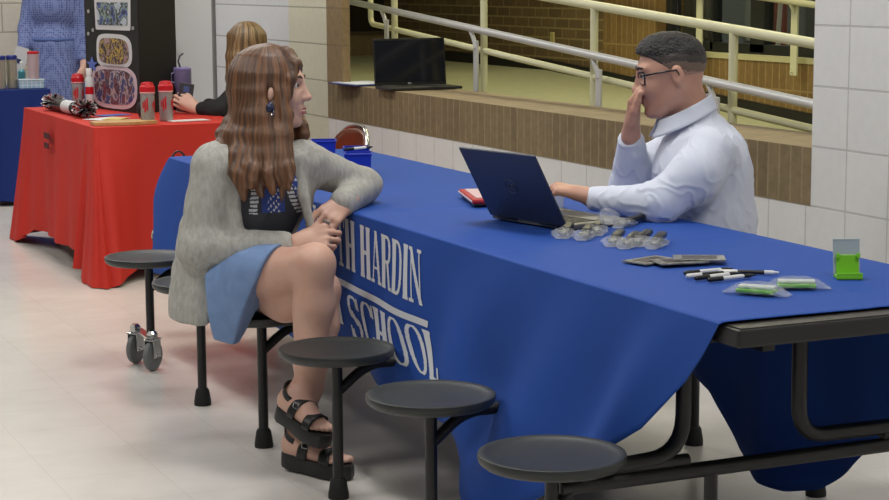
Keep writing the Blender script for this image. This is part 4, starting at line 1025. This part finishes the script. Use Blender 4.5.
# sandals
sand = mat('black_leather', (22, 22, 24), .42, bump=.1, bscale=80)
def sandal(Q, label=None):
    prof = [(-.04, 0), (-.02, .026), (.08, .036), (.3, .030), (.52, .034), (.75, .044), (.92, .040), (1.02, .022), (1.05, -.002), (1.0, -.026), (.88, -.040), (.7, -.046), (.5, -.038), (.3, -.032), (.08, -.034), (-.02, -.024)]
    m = MB(); lv = [(-.036, .97), (-.030, 1.0), (-.004, 1.0), (.004, .97)]
    rings = [[m.bm.verts.new(tuple(Q(.5+(x-.5)*k, y*k, z-.0+(.010 if x < .3 and z > -.01 else 0)))) for x, y in prof] for z, k in lv]
    n = len(prof)
    for i in range(len(lv)-1):
        for j in range(n): m.bm.faces.new((rings[i][j], rings[i][(j+1) % n], rings[i+1][(j+1) % n], rings[i+1][j]))
    m.bm.faces.new(rings[0][::-1]); m.bm.faces.new(rings[-1])
    o = m.build('sandal', sand, WM, True, .6)
    def strap(x, w_, top, hw, dx=0):
        m = MB()
        m.grid(lambda u, v: Vector(tuple(Q(x+dx*(u-.5)+w_*(v-.5)/.24*.24, hw*math.cos(PI*u), .004+top*math.sin(PI*u)**.7))), 24, 4)
        b = m.build('strap', sand, o, True); k_ = b.modifiers.new('t', 'SOLIDIFY'); k_.thickness = .004; k_.offset = 1
    strap(.70, .16, .036, .043, .10); strap(.42, .15, .058, .037, -.12)
    # ankle strap
    m = MB(); m.grid(lambda u, v: Vector(tuple(Q(.02+.155*(1-math.cos(2*PI*u))/1.0*.9, .038*math.sin(2*PI*u), .052+.018*math.cos(PI+2*PI*u)*-1+.018*v))), 36, 2)
    b = m.build('strap', sand, o, True); k_ = b.modifiers.new('t', 'SOLIDIFY'); k_.thickness = .004; k_.offset = 1
    m = MB(); c = [Q(.42+dx, -.031, .040+dz) for dx, dz in ((-.05, 0), (.05, 0), (.05, .016), (-.05, .016), (-.05, 0))]; m.tube([tuple(p+(Q(0, -1, 0)-Q(0, 0, 0))*.006) for p in c], .0018, 6); m.build('buckle', chrome, o)
sandal(Q1); sandal(Q2)
# t-shirt
s = SDF((-.25, -.22, .55), (.22, .14, .97), .0042)
s.cap((-.115, -.10, .885), (.125, -.02, .885), .052, k=.05); s.ell((0, -.035, .80), (.148, .105, .155), k=.04)
s.ell((-.035, -.085, .825), (.06, .06, .055), k=.05); s.ell((.085, -.06, .825), (.06, .06, .055), k=.05)
s.ell((-.045, -.01, .67), (.135, .118, .13), k=.05); s.ell((-.07, -.01, .60), (.15, .13, .10), k=.04)
s.ell((.02, -.05, .955), (.06, .055, .055), k=.01, op='-')
def teecol(C):
    a, b, z = C[:, 0], C[:, 1], C[:, 2]; r = np.zeros(len(C)); fr = b < -.02
    L1 = fr & (a > -.012+(z-.78)*.12) & (a < .012+(z-.78)*.12) & (z > .742) & (z < .835) & (np.mod(z, .0125) < .0075)
    L2 = fr & (a > .098-(z-.80)*.35) & (a < .118-(z-.80)*.35) & (z > .735) & (z < .845) & (np.mod(z, .0125) < .0075)
    B1 = fr & (a > .022) & (a < .088) & (z > .745) & (z < .84); B2 = fr & (a > .12-(z-.8)*.3) & (a < .16) & (z > .77) & (z < .88)
    r[B1 | B2] = 1
    r[B1 & (np.sin(a*420)*np.sin(z*300+a*90) > .45) & (a > .04) & (a < .075)] = 2; r[B2 & (np.sin(a*300)*np.sin(z*260) > .5)] = 2
    r[L1 | L2] = 2
    return r
sdf_obj('t_shirt', s, [mat('charcoal_jersey', (52, 54, 60), .8), mat('print_blue', (40, 66, 140), .7), mat('print_white', (200, 204, 208), .7)], WM, lambda V: .0035*nfield(V, (40, 30, 22), 4), teecol)
# skirt
s = SDF((-.26, -.36, .33), (.2, .2, .72), .0042)
s.ell((-.08, -.005, .54), (.168, .15, .13), k=.05)
s.chain([(-.10, -.05, .53), (.02, -.165, .565), (.15, -.30, .61)], [.098, .083, .072], k=.04); s.chain([(-.03, .05, .51), (.08, -.07, .53), (.2, -.2, .55)], [.10, .09, .085], k=.04)
s.ell((-.075, -.195, .46), (.105, .036, .15), k=.05); s.ell((.0, -.235, .52), (.08, .036, .12), k=.05)
s.field(lambda X, Y, Z: np.maximum(X+.150-.12*(.6-Z), Y+.06), op='-')
pn = V3((.85, -.30, -.42)); pn /= np.linalg.norm(pn); p0 = V3((.040, -.22, .575))
s.field(lambda X, Y, Z: -((X-p0[0])*pn[0]+(Y-p0[1])*pn[1]+(Z-p0[2])*pn[2]), op='-')
s.field(lambda X, Y, Z: (Z-.372+.25*(X+.1)), op='-')
sdf_obj('skirt', s, mat('blue_chambray', (116, 142, 184), .8, c2=(108, 134, 176), nscale=30, bump=.15, bscale=500), WM, lambda V: .004*nfield(V, (30, 30, 26), 1))
# cardigan
s = SDF((-.34, -.28, .36), (.43, .28, .98), .0042)
s.cap((-.10, -.09, .878), (.125, -.02, .878), .062, k=.05); s.ell((-.005, -.03, .79), (.172, .128, .17), k=.05)
s.ell((-.08, 0, .66), (.165, .14, .18), k=.06); s.ell((-.12, -.01, .53), (.150, .15, .16), k=.05); s.ell((-.165, -.04, .44), (.11, .14, .10), k=.05)
s.cap((.015, .0, .95), (-.02, .02, .95), .055, .05, k=.04)
def opening(X, Y, Z):
    t = np.clip((Z-.66)/.27, 0, 1); left = -.045+.0*t; right = .168-.06*t
    up = np.maximum(np.maximum(left-X, X-right), np.maximum(Y-.01, .64-Z))
    lowl = -.092-.055*np.clip((.6-Z)/.2, 0, 1)
    lo = np.maximum(lowl-X, np.maximum(Z-.66, Y-.2))
    return np.minimum(up, lo)
s.field(opening, op='-', k=.008)
s.ell((.02, -.05, .98), (.055, .05, .07), k=.01, op='-')
s.field(lambda X, Y, Z: (Z-.412+.08*(X+.15)), op='-')
s.cap((-.128, -.12, .868), el_R, .062, .060, k=.045); s.cap((-.0, -.03, .945), (-.105, -.10, .885), .042, .060, k=.04); s.cap(el_R, (.085, -.16, .648), .062, .045, k=.03)
s.cap(sh_L, (el_L[0]-.005, el_L[1], el_L[2]), .064, .052, k=.035); s.cap((el_L[0]-.005, el_L[1], el_L[2]), (.258, -.055, .764), .052, .043, k=.02)
s.cap((-.06, -.135, .88), (-.052, -.148, .68), .018, .014, k=.02); s.cap((.118, -.085, .90), (.165, -.12, .70), .018, .014, k=.02)
s.field(lambda X, Y, Z: (np.sqrt((X-.13)**2+(Y+.16)**2+(Z-.655)**2)-.033), op='-')
sdf_obj('cardigan', s, mat('heather_grey_knit', (176, 174, 168), .9, c2=(158, 156, 150), nscale=90, stretch=(1, 1, .35), bump=.25, bscale=260), WM,
        lambda V: .0045*nfield(V, (26, 26, 40), 3)+.0015*nfield(V, (80, 80, 60), 1))
# hair
s = SDF((-.22, -.34, .74), (.20, .14, 1.27), .0042)
H = V3(HC)
s.ell(H+V3((-.018, 0, .032)), (.115, .102, .101), k=.01)
s.ell(H+V3((-.045, 0, .0)), (.08, .09, .09), k=.03)
rnd = random.Random(11)
NL = 30
for i in range(NL):
    q = i/(NL-1); th = math.radians(58+185*q); c, sn = math.cos(th), math.sin(th); j = lambda a: rnd.uniform(-a, a)
    if q < .52:
        e = q/.52; tip = V3((.118-.158*e+j(.012), -.205+.02*e+j(.014), .812+j(.034)+.02*abs(e-.4))); mid = V3((.098-.15*e, -.155+.01*e, .92))
    elif q < .80:
        e = (q-.52)/.28; tip = V3((-.085-.055*e+j(.015), -.135+.06*e+j(.01), .885+j(.02))); mid = V3((-.06-.025*e, -.115+.06*e, .975))
    else:
        e = (q-.80)/.20; tip = V3((-.12+.04*e, .0+.06*e, .93)); mid = V3((-.09+.03*e, .02+.05*e, 1.0))
    pts = [H+V3((.03*c-.01, -.03*sn-.005, .112)), H+V3((.072*c-.02, -.066*sn, .088)), H+V3((.092*c-.018, -.088*sn, .045)), H+V3((.098*c-.018, -.096*sn, -.005)), H+V3((.088*c-.02, -.106*sn-.004, -.075))]
    if q < .08: pts[-1] = H+V3((.045, -.095, -.075))
    w1 = pts[-1]*.5+mid*.5; w2 = mid*.5+tip*.5+V3((j(.014), j(.01), 0))
    pts += [w1, mid, w2, tip]
    s.chain(pts, [.004, .008, .011, .015, .018, .020, .020, .017, .006], k=.014)
for k in range(5):     # far side, curls below the chin
    y = .02+.018*k; s.chain([H+V3((.02, .07, .08)), H+V3((.045, .082, -.02)), V3((.085+.012*k, .055-.012*k, .99)), V3((.115+.006*k, .04-.01*k, .965)), V3((.125-.014*k, .035, .945))], [.014, .018, .018, .017, .008], k=.008)
s.chain([H+V3((-.01, -.01, .118)), H+V3((.045, -.035, .108)), H+V3((.078, -.056, .075)), H+V3((.066, -.076, .03)), H+V3((.055, -.084, -.02))], [.012, .015, .014, .013, .012], k=.014)
s.chain([H+V3((.0, .03, .112)), H+V3((.05, .035, .100)), H+V3((.080, .05, .065))], [.012, .015, .010], k=.014)
s.ell(P(.10, .0, .0), (.056, .066, .066), k=.01, op='-')
s.ell(P(.020, -.113, -.012), (.011, .02, .024), k=.012, op='-')
hm = radial_hair('brown_hair', (68, 44, 29), (122, 82, 53), HC[0]-.012, HC[1])
sdf_obj('hair', s, hm, WM, lambda V: .0009*np.sin(np.arctan2(V[:, 1]-H[1], V[:, 0]-H[0])*50+V[:, 2]*9+2*nfield(V, (7, 7, 9), 2))*np.clip((1.24-V[:, 2])*12, 0, 1)+.005*nfield(V, (38, 20, 13), 5)*np.clip((1.0-V[:, 2])*8, 0, 1), relax=1)
s = SDF((-.03, -.2, 1.03), (.09, -.06, 1.17), .003)
for (zz, rr) in ((0, .0),): s.ell(P(.0, -.103, -.008), (.015, .008, .028), k=.004).ell(P(.002, -.111, -.004), (.007, .005, .014), k=.004, op='-').ell(P(-.002, -.1, -.033), (.008, .007, .009), k=.004)
ep = P(.024, -.122, -.032)
e_ = MB().lathe([(.0005, -.034), (.011, -.028), (.0135, -.02), (.010, -.009), (.0005, 0)], tuple(ep), 14).build('earring', mat('navy_enamel', (34, 40, 70), .25), WM, True)
MB().tube([tuple(ep+V3((.010*math.cos(a), -.004, -.030+.010*math.sin(a)))) for a in [2*PI*k/16 for k in range(17)]], .0018, 6).build('silver_ring', chrome, e_)
c_ = P(.020, -.099, -.012)
MB().lathe([(.0105*math.sin(a), .022*-math.cos(a)) for a in [PI*k/10+.001 for k in range(11)]], tuple(c_), 12, Matrix.Rotation(.12, 3, 'Y')).build('ear', skin, WM, True)
# the small thing she is holding
t = tag(MB().box((0, 0, 0), (.022, .005, .012), bev=.002).build('small_packet', mat('packet_silver', (150, 150, 150), .35, .4)), 'small grey packet held between the fingers of the woman with brown hair', 'packet')
cs, sn_ = math.cos(YAWZ), math.sin(YAWZ)
def wl(a, b, z, O): return (O[0]+cs*a-sn_*b, O[1]+sn_*a+cs*b, z)
t.location = wl(.212, -.135, .716, (-.239, 2.239)); t.rotation_euler = (.3, .4, YAWZ)

# ------------------------------------------------------------------ man in the white shirt
OM = (.95, 1.608)
MN = thing('person', 'seated man with short dark hair, glasses and white shirt typing on the blue laptop', 'person', (OM[0], OM[1], 0), YAWZ)
s = SDF((-.52, -.34, .06), (.20, .30, 1.29), .0045)
HC = (-.112, .0, 1.146); HF = (-.97, .02, -.20)
P, HM = head(s, HC, HF, (-.22, 0, .97), 1.0, neck=(-.03, 0, .99), nr=.056)
shL, elL, wrL = (-.015, -.17, .925), (-.165, -.235, .79), (-.35, -.115, .790)
shR, elR, wrR = (-.04, .16, .925), (-.215, .14, .80), (-.222, .045, .965)
s.ell((-.03, 0, .84), (.11, .17, .16), k=.05).ell((0, 0, .68), (.11, .15, .16), k=.05).ell((.02, 0, .53), (.13, .17, .11), k=.05).cap((-.02, -.14, .92), (-.03, .14, .92), .05, k=.04)
s.chain([shL, elL, wrL], [.05, .04, .028], k=.03); s.chain([shR, elR, wrR], [.05, .042, .029], k=.03)
hand(s, (-.372, -.108, .800), (-.93, .12, .22), (.1, -.15, 1), 1.02, curl=(1.0, .95, .6), thumb=(.5, .3), side=1, spread=.10)
hand(s, (-.222, .035, .985), (.10, -.12, .99), (-.80, .35, .1), 1.0, curl=(.55, .9, .7), thumb=(.4, .3), side=1, spread=.06)
for y in (-.1, .1): s.chain([(.0, y, .52), (-.40, y*1.1, .50), (-.38, y*1.1, .12)], [.085, .058, .04], k=.03)
body = sdf_obj('body', s, skin2, MN, relax=1)
eyes(P, HF, MN, 1.07); brows(P, MN, mat('brow_dark', (44, 34, 30), .7), 1.3)
s = SDF((-.42, -.36, .48), (.24, .30, 1.06), .0045)
s.ell((-.025, 0, .84), (.138, .19, .175), k=.06).ell((.01, 0, .70), (.145, .185, .17), k=.06).ell((.02, 0, .56), (.15, .19, .12), k=.05)
s.cap((-.02, -.14, .915), (-.03, .14, .915), .068, k=.05).ell((.045, 0, .86), (.085, .15, .13), k=.05)
s.cap((.0, 0, .93), (-.035, 0, 1.0), .08, .062, k=.03).cap((.0, 0, .98), (-.05, 0, 1.03), .06, .058, k=.03)
s.field(lambda X, Y, Z: np.sqrt((X+.075)**2+(Y)**2+(Z-1.075)**2)-.06, op='-')
s.chain([shL, (-.06, -.215, .87), elL], [.075, .073, .062], k=.04).cap(elL, (-.338, -.12, .79), .060, .040, k=.03)
s.chain([shR, (-.12, .17, .86), elR], [.075, .068, .06], k=.04).cap(elR, (-.218, .065, .935), .060, .047, k=.03)
s.field(lambda X, Y, Z: np.sqrt((X+.385)**2+(Y+.108)**2+(Z-.795)**2)-.034, op='-'); s.field(lambda X, Y, Z: np.sqrt((X+.222)**2+(Y-.035)**2+(Z-.99)**2)-.036, op='-')
shirt_m = mat('white_cotton', (208, 213, 228), .8, bump=.06, bscale=300)
def sfold(V):
    a = nfield(V, (24, 24, 30), 6); b = nfield(V+.02*a[:, None], (50, 44, 26), 2)
    return .0025*a+.003*b-.0035*np.abs(np.sin(V[:, 0]*22+V[:, 2]*30-V[:, 1]*14+4*b+2*a))**.6
SH = sdf_obj('shirt', s, shirt_m, MN, sfold)
m = MB()
def colr(u, v):        # a folded band, high at the nape and open at the throat
    a = -2.75+5.5*u; c = (1+math.cos(a))/2; tp = 1.005+.082*c; r = .060+.004*(1-c)
    k = [(r, tp-.035), (r+.001, tp), (r+.006, tp+.003), (r+.013, tp-.018), (r+.022+.006*(1-c), tp-.040-.010*(1-c))]
    t = v*4; n_ = min(3, int(t)); t -= n_; rr = k[n_][0]*(1-t)+k[n_+1][0]*t; zz = k[n_][1]*(1-t)+k[n_+1][1]*t
    return Vector((-.070+.012*(c-.5)+rr*math.cos(a)*1.12, rr*math.sin(a), zz))
m.grid(colr, 60, 12); o = m.build('collar', shirt_m, SH, True); k_ = o.modifiers.new('t', 'SOLIDIFY'); k_.thickness = .003
s = SDF((-.50, -.20, .05), (.20, .22, .66), .006)
s.ell((.02, 0, .54), (.14, .185, .11), k=.05)
for y in (-.1, .1): s.chain([(.0, y, .52), (-.40, y*1.1, .50), (-.38, y*1.1, .10)], [.10, .075, .06], k=.03)
sdf_obj('trousers', s, mat('dark_trousers', (36, 38, 46), .8), MN, lambda V: .004*nfield(V, (24, 24, 24), 1))
s = SDF((-.56, -.20, -.01), (-.26, .22, .16), .005)
for y in (-.11, .11): s.cap((-.36, y, .045), (-.48, y, .035), .042, .036, k=.02); s.cap((-.375, y, .10), (-.37, y, .05), .045, .045, k=.02)
s.field(lambda X, Y, Z: Z-.004, op='-'); sdf_obj('shoes', s, mat('black_shoe', (24, 22, 22), .4), MN)
# hair: dark on top, faded sides
s = SDF((-.24, -.12, 1.02), (.06, .12, 1.30), .0035)
s.ell(P(-.016, 0, .034), V3((.099, .078, .089))*1.0, HM, k=.0); s.ell(P(.02, 0, .075), V3((.07, .062, .052))*1.0, HM, k=.02)
hc = V3(HC); fx = HM[0]; ux = HM[2]
def hl(X, Y, Z):
    x = (X-hc[0])*fx[0]+(Y-hc[1])*fx[1]+(Z-hc[2])*fx[2]; u = (X-hc[0])*ux[0]+(Y-hc[1])*ux[1]+(Z-hc[2])*ux[2]
    line_ = np.where(x > .055, .062+(x-.055)*.5, np.where(x > .0, .01+x*.95, np.where(x > -.012, -.012, np.where(x > -.035, .0, -.062))))
    return u-line_
s.field(hl, op='-'); s.ell(P(.135, 0, .03), (.05, .075, .032), HM, k=.01, op='-')
def fade(C):
    X, Y, Z = C.T; x = (C-hc)@fx; u = (C-hc)@ux; n_ = nfield(C, (300, 300, 300), 1)*.006
    r = np.zeros(len(C)); k9 = .30*np.maximum(-x-.02, 0); r[u+n_ < .062-k9] = 1; r[u+n_ < .038-k9] = 2; r[u+n_ < .012-k9] = 3; return r
hmats = [mat('man_hair_top', (20, 18, 17), .55, c2=(44, 42, 41), nscale=60, bump=1, bscale=140), mat('man_hair_mid', (60, 52, 48), .6, bump=.5, bscale=200), mat('man_hair_fade', (112, 92, 80), .6, bump=.3, bscale=200), mat('man_hair_stubble', (156, 122, 106), .6)]
sdf_obj('hair', s, hmats, MN, lambda V: .0022*nfield(V, (160, 160, 160), 3)*(((V-hc)@ux) > .05)-.0008, fade, relax=1)
# beard shadow and glasses
gl = mat('black_frame', (14, 14, 16), .3)
m = MB()
for y in (-1, 1):
    m.tube([tuple(P(-.020, y*.084, -.006)), tuple(P(-.012, y*.086, .014)), tuple(P(.03, y*.080, .016)), tuple(P(.094, y*.066, .016))], .0028, 8)
    m.tube([tuple(P(.094-.012*(abs(yy)-.012)/.05, y*yy, z)) for yy, z in ((.066, .024), (.040, .027), (.012, .022), (.012, .0), (.030, -.014), (.056, -.010), (.066, .010), (.066, .024))], .0026, 8)
m.tube([tuple(P(.104, -.012, .014)), tuple(P(.108, 0, .016)), tuple(P(.104, .012, .014))], .0024, 8)
m.build('glasses', gl, MN, True)

# ------------------------------------------------------------------ seated woman with blond hair
OB = (1.13, 6.12)
WB = thing('person', 'seated woman with long blond hair and black top seen from behind at the red table', 'person', (OB[0], OB[1], 0), YAWZ)
s = SDF((-.55, -.52, .0), (.24, .34, 1.24), .007)
HC = (-.095, .0, 1.085); HF = (-.6, .75, -.25)
P, HM = head(s, HC, HF, (0, .2, 1), 1.0, neck=(-.06, 0, .92), nr=.05, female=True)
s.ell((-.05, 0, .78), (.12, .15, .15), k=.05).ell((-.02, 0, .60), (.12, .15, .16), k=.05).ell((0, 0, .52), (.15, .17, .085), k=.04)
s.chain([(-.12, -.13, .86), (-.215, -.17, .75), (-.335, -.10, .765)], [.045, .038, .025], k=.03); s.chain([(-.06, .14, .86), (-.16, .24, .68), (-.33, .12, .765)], [.045, .038, .025], k=.03)
hand(s, (-.350, -.10, .77), (-.75, .1, .6), (.1, -.9, .3), .95, curl=(.5, .8, .5), thumb=(.5, .3), side=-1, spread=.1)
hand(s, (-.345, .11, .765), (-.95, -.2, 0), (0, 0, 1), .95, side=1)
for y in (-.09, .09): s.chain([(0, y, .51), (-.18, y-.22, .50), (-.12, y-.24, .10)], [.08, .055, .035], k=.03); s.cap((-.12, y-.24, .06), (-.2, y-.34, .035), .035, .028, k=.02)
sdf_obj('body', s, skin, WB, relax=1)
s = SDF((-.42, -.28, .42), (.2, .34, .96), .007)
s.ell((-.05, 0, .78), (.14, .17, .165), k=.05).ell((-.02, 0, .60), (.15, .18, .18), k=.05).cap((-.1, -.11, .87), (-.06, .12, .87), .055, k=.04)
s.chain([(-.11, -.12, .86), (-.215, -.17, .76), (-.315, -.115, .768)], [.062, .052, .038], k=.03); s.chain([(-.06, .13, .86), (-.16, .24, .70), (-.31, .13, .768)], [.062, .052, .038], k=.03)
sdf_obj('black_top', s, mat('black_jersey', (16, 16, 18), .8), WB, lambda V: .004*nfield(V, (30, 30, 30), 2))
s = SDF((-.5, -.5, .03), (.2, .2, .62), .008)
s.ell((0, 0, .53), (.16, .18, .09), k=.04)
for y in (-.09, .09): s.chain([(0, y, .51), (-.18, y-.22, .50), (-.12, y-.24, .12)], [.09, .07, .05], k=.03)
sdf_obj('jeans', s, mat('dark_jeans', (40, 50, 78), .8), WB)
s = SDF((-.26, -.22, .72), (.08, .16, 1.24), .006); H = V3(HC)
s.ell(H+V3((.01, -.01, .03)), (.10, .10, .098), k=.01)
for i in range(16):
    th = math.radians(-150+15*i*1.12); c, sn = math.cos(th), math.sin(th)
    s.chain([H+V3((.04*c, .04*sn, .105)), H+V3((.085*c, .08*sn, .055)), H+V3((.09*c, .09*sn, -.05)), V3((-.085+.10*c, .095*sn-.01, .92)), V3((-.08+.105*c, .10*sn-.03, .79))], [.010, .016, .022, .024, .012], k=.016)
sdf_obj('hair', s, radial_hair('blond_hair', (84, 64, 42), (160, 130, 90), HC[0], HC[1], 14), WB, lambda V: .0015*np.sin(np.arctan2(V[:, 1], V[:, 0]+.09)*34+V[:, 2]*10))
t = thing('phone', 'dark smartphone held upright in the hand of the woman in black', 'phone', wl(-.405, -.075, .822, OB), YAWZ)
M = Matrix.Rotation(.15, 4, 'Y'); m = MB(); m.box((0, 0, 0), (.075, .009, .15), bev=.004); m.bm.transform(M); m.build('case', mat('phone_case', (54, 58, 64), .4), t)
m = MB(); m.box((.0, -.0052, .045), (.03, .0012, .03), bev=.0005); m.bm.transform(M); m.build('camera_plate', mat('phone_blue', (70, 90, 140), .3), t)

# ------------------------------------------------------------------ standing person in the blue dress
OD = (.62, 9.6)
WD = thing('person', 'standing person in a blue patterned belted dress behind the dark blue table', 'person', (OD[0], OD[1], 0), YAWZ)
s = SDF((-.1, -.24, .0), (.52, .28, 1.72), .009)
HC = (.20, .0, 1.57); HF = (-.55, -.83, -.1)
P, HM = head(s, HC, HF, (0, 0, 1), 1.0, neck=(.21, 0, 1.40), nr=.05, female=True)
s.ell((.215, 0, 1.25), (.155, .11, .17), k=.05).ell((.21, 0, 1.02), (.12, .10, .16), k=.05).ell((.22, 0, .86), (.16, .12, .13), k=.05)
s.chain([(.07, .0, 1.33), (.03, -.02, 1.10), (.02, -.12, .96)], [.048, .04, .028], k=.03); s.chain([(.36, .0, 1.33), (.42, .0, 1.06), (.42, -.08, .86)], [.048, .042, .028], k=.03)
hand(s, (.42, -.085, .845), (-.1, -.25, -1), (1, -.2, 0), .95, side=1); hand(s, (.02, -.13, .95), (-.1, -.6, -.6), (-.6, -.2, .6), .95, side=1)
for x in (.14, .30): s.chain([(x, 0, .82), (x, -.01, .47), (x, 0, .09)], [.085, .055, .035], k=.03); s.cap((x, .02, .04), (x-.05, -.13, .03), .036, .028, k=.02)
sdf_obj('body', s, skin, WD, relax=1)
s = SDF((-.12, -.28, .42), (.56, .3, 1.48), .0075)
s.ell((.215, 0, 1.25), (.175, .13, .18), k=.05).ell((.21, 0, 1.03), (.145, .12, .14), k=.04)
s.cap((.215, 0, .96), (.22, 0, .50), .155, .22, k=.06, flat=((0, 1, 0), .95)); s.cap((.08, 0, 1.33), (.35, 0, 1.33), .06, k=.05)
s.ell((.21, -.02, 1.45), (.07, .07, .08), k=.02, op='-')
s.chain([(.07, .0, 1.33), (.03, -.02, 1.10), (.02, -.10, .98)], [.066, .06, .045], k=.03); s.chain([(.36, .0, 1.33), (.42, .0, 1.06), (.42, -.055, .91)], [.07, .066, .048], k=.03)
s.field(lambda X, Y, Z: Z-.50, op='-')
dm = bpy.data.materials.new('blue_print_dress'); dm.use_nodes = True; nt = dm.node_tree; b = nt.nodes['Principled BSDF']; b.inputs['Roughness'].default_value = .8
tc = nt.nodes.new('ShaderNodeTexCoord'); vo = nt.nodes.new('ShaderNodeTexVoronoi'); vo.inputs['Scale'].default_value = 66; vo.inputs['Randomness'].default_value = .25
cr = nt.nodes.new('ShaderNodeValToRGB'); nt.links.new(tc.outputs['Object'], vo.inputs[0]); nt.links.new(vo.outputs['Distance'], cr.inputs[0]); nt.links.new(cr.outputs[0], b.inputs['Base Color'])
cr.color_ramp.elements[0].color = lin((62, 74, 124)); cr.color_ramp.elements[0].position = .30; cr.color_ramp.elements[1].color = lin((112, 124, 170)); cr.color_ramp.elements[1].position = .42
DR = sdf_obj('dress', s, dm, WD, lambda V: .007*nfield(V, (30, 30, 8), 2))
m = MB(); m.tube([(.21+.152*math.cos(a), .132*math.sin(a), 1.03) for a in [2*PI*k/32 for k in range(33)]], .014, 8, cap=False); m.build('belt', mat('belt_blue', (78, 96, 150), .7), DR, True)
s = SDF((.06, -.14, 1.38), (.34, .14, 1.72), .008); s.ell((.21, .02, 1.60), (.105, .10, .10), k=.01).ell((.225, .04, 1.50), (.10, .08, .12), k=.03); s.ell(P(.11, 0, -.03), (.06, .06, .085), k=.01, op='-')
sdf_obj('hair', s, mat('brown_hair_far', (80, 56, 40), .5), WD)
# ================================================================== LIGHT AND CAMERA
def area(name, loc, size, power, color, rot=(0, 0, 0)):
    l = bpy.data.lights.new(name, 'AREA'); l.shape = 'RECTANGLE'; l.size, l.size_y = size; l.energy = power; l.color = color
    o = bpy.data.objects.new(name, l); COL.objects.link(o); o.location = loc; o.rotation_euler = rot; return o
fix_m = mat('troffer_lens', (250, 250, 245), .5, emit=3.0)
for i, (x, y) in enumerate([(-2.6, -1.6), (-2.6, 1.8), (-2.6, 5.2), (-2.6, 8.4), (.2, -1.6), (.2, 1.8), (.2, 5.2), (.2, 8.4)]):
    t = thing('ceiling_light', 'recessed fluorescent ceiling light', 'light', (x, y, 3.4), 0, 'recessed fluorescent ceiling lights')
    MB().box((0, 0, -.012), (.62, 1.24, .02)).build('frame', mat('white_metal', (220, 220, 220), .5), t)
    MB().box((0, 0, -.024), (.56, 1.18, .006)).build('diffuser', fix_m, t)
    area('room_lamp', (x, y, 3.36), (.56, 1.18), 36, (1, .985, .95))
area('corridor_lamp', (3.0, 6.2, 3.22), (.5, 3.0), 54, (1, .93, .58))
area('corridor_lamp', (3.0, 2.0, 3.22), (.5, 3.0), 38, (1, .93, .58))
area('far_lamp', (5.4, 6.5, 3.1), (1.2, 2.2), 60, (.95, 1, .95))
w = bpy.data.worlds.new('World'); bpy.context.scene.world = w; w.use_nodes = True
w.node_tree.nodes['Background'].inputs[0].default_value = (.82, .86, .9, 1)
w.node_tree.nodes['Background'].inputs[1].default_value = .13
sc = bpy.context.scene
f, yaw, pitch, roll = 1851.5, .4294, .1462, -.005
fw = Vector((math.sin(yaw)*math.cos(pitch), math.cos(yaw)*math.cos(pitch), -math.sin(pitch)))
r0 = Vector((math.cos(yaw), -math.sin(yaw), 0)); u0 = r0.cross(fw)
Rv = r0*math.cos(roll)+u0*math.sin(roll); Uv = -r0*math.sin(roll)+u0*math.cos(roll)
cd = bpy.data.cameras.new('camera'); cam = bpy.data.objects.new('camera', cd); COL.objects.link(cam)
cd.sensor_width = 36; cd.lens = f/889*36; cd.clip_start = .05
M = Matrix((Rv, Uv, -fw)).transposed().to_4x4(); M.translation = Vector((-2.0493, -3.0622, 1.432)); cam.matrix_world = M
sc.camera = cam
vs_ = sc.view_settings; sc.display_settings.display_device = 'sRGB'
vs_.view_transform = 'Standard'; vs_.look = 'None'; vs_.gamma = 1; vs_.exposure = 0.0; vs_.use_curve_mapping = False
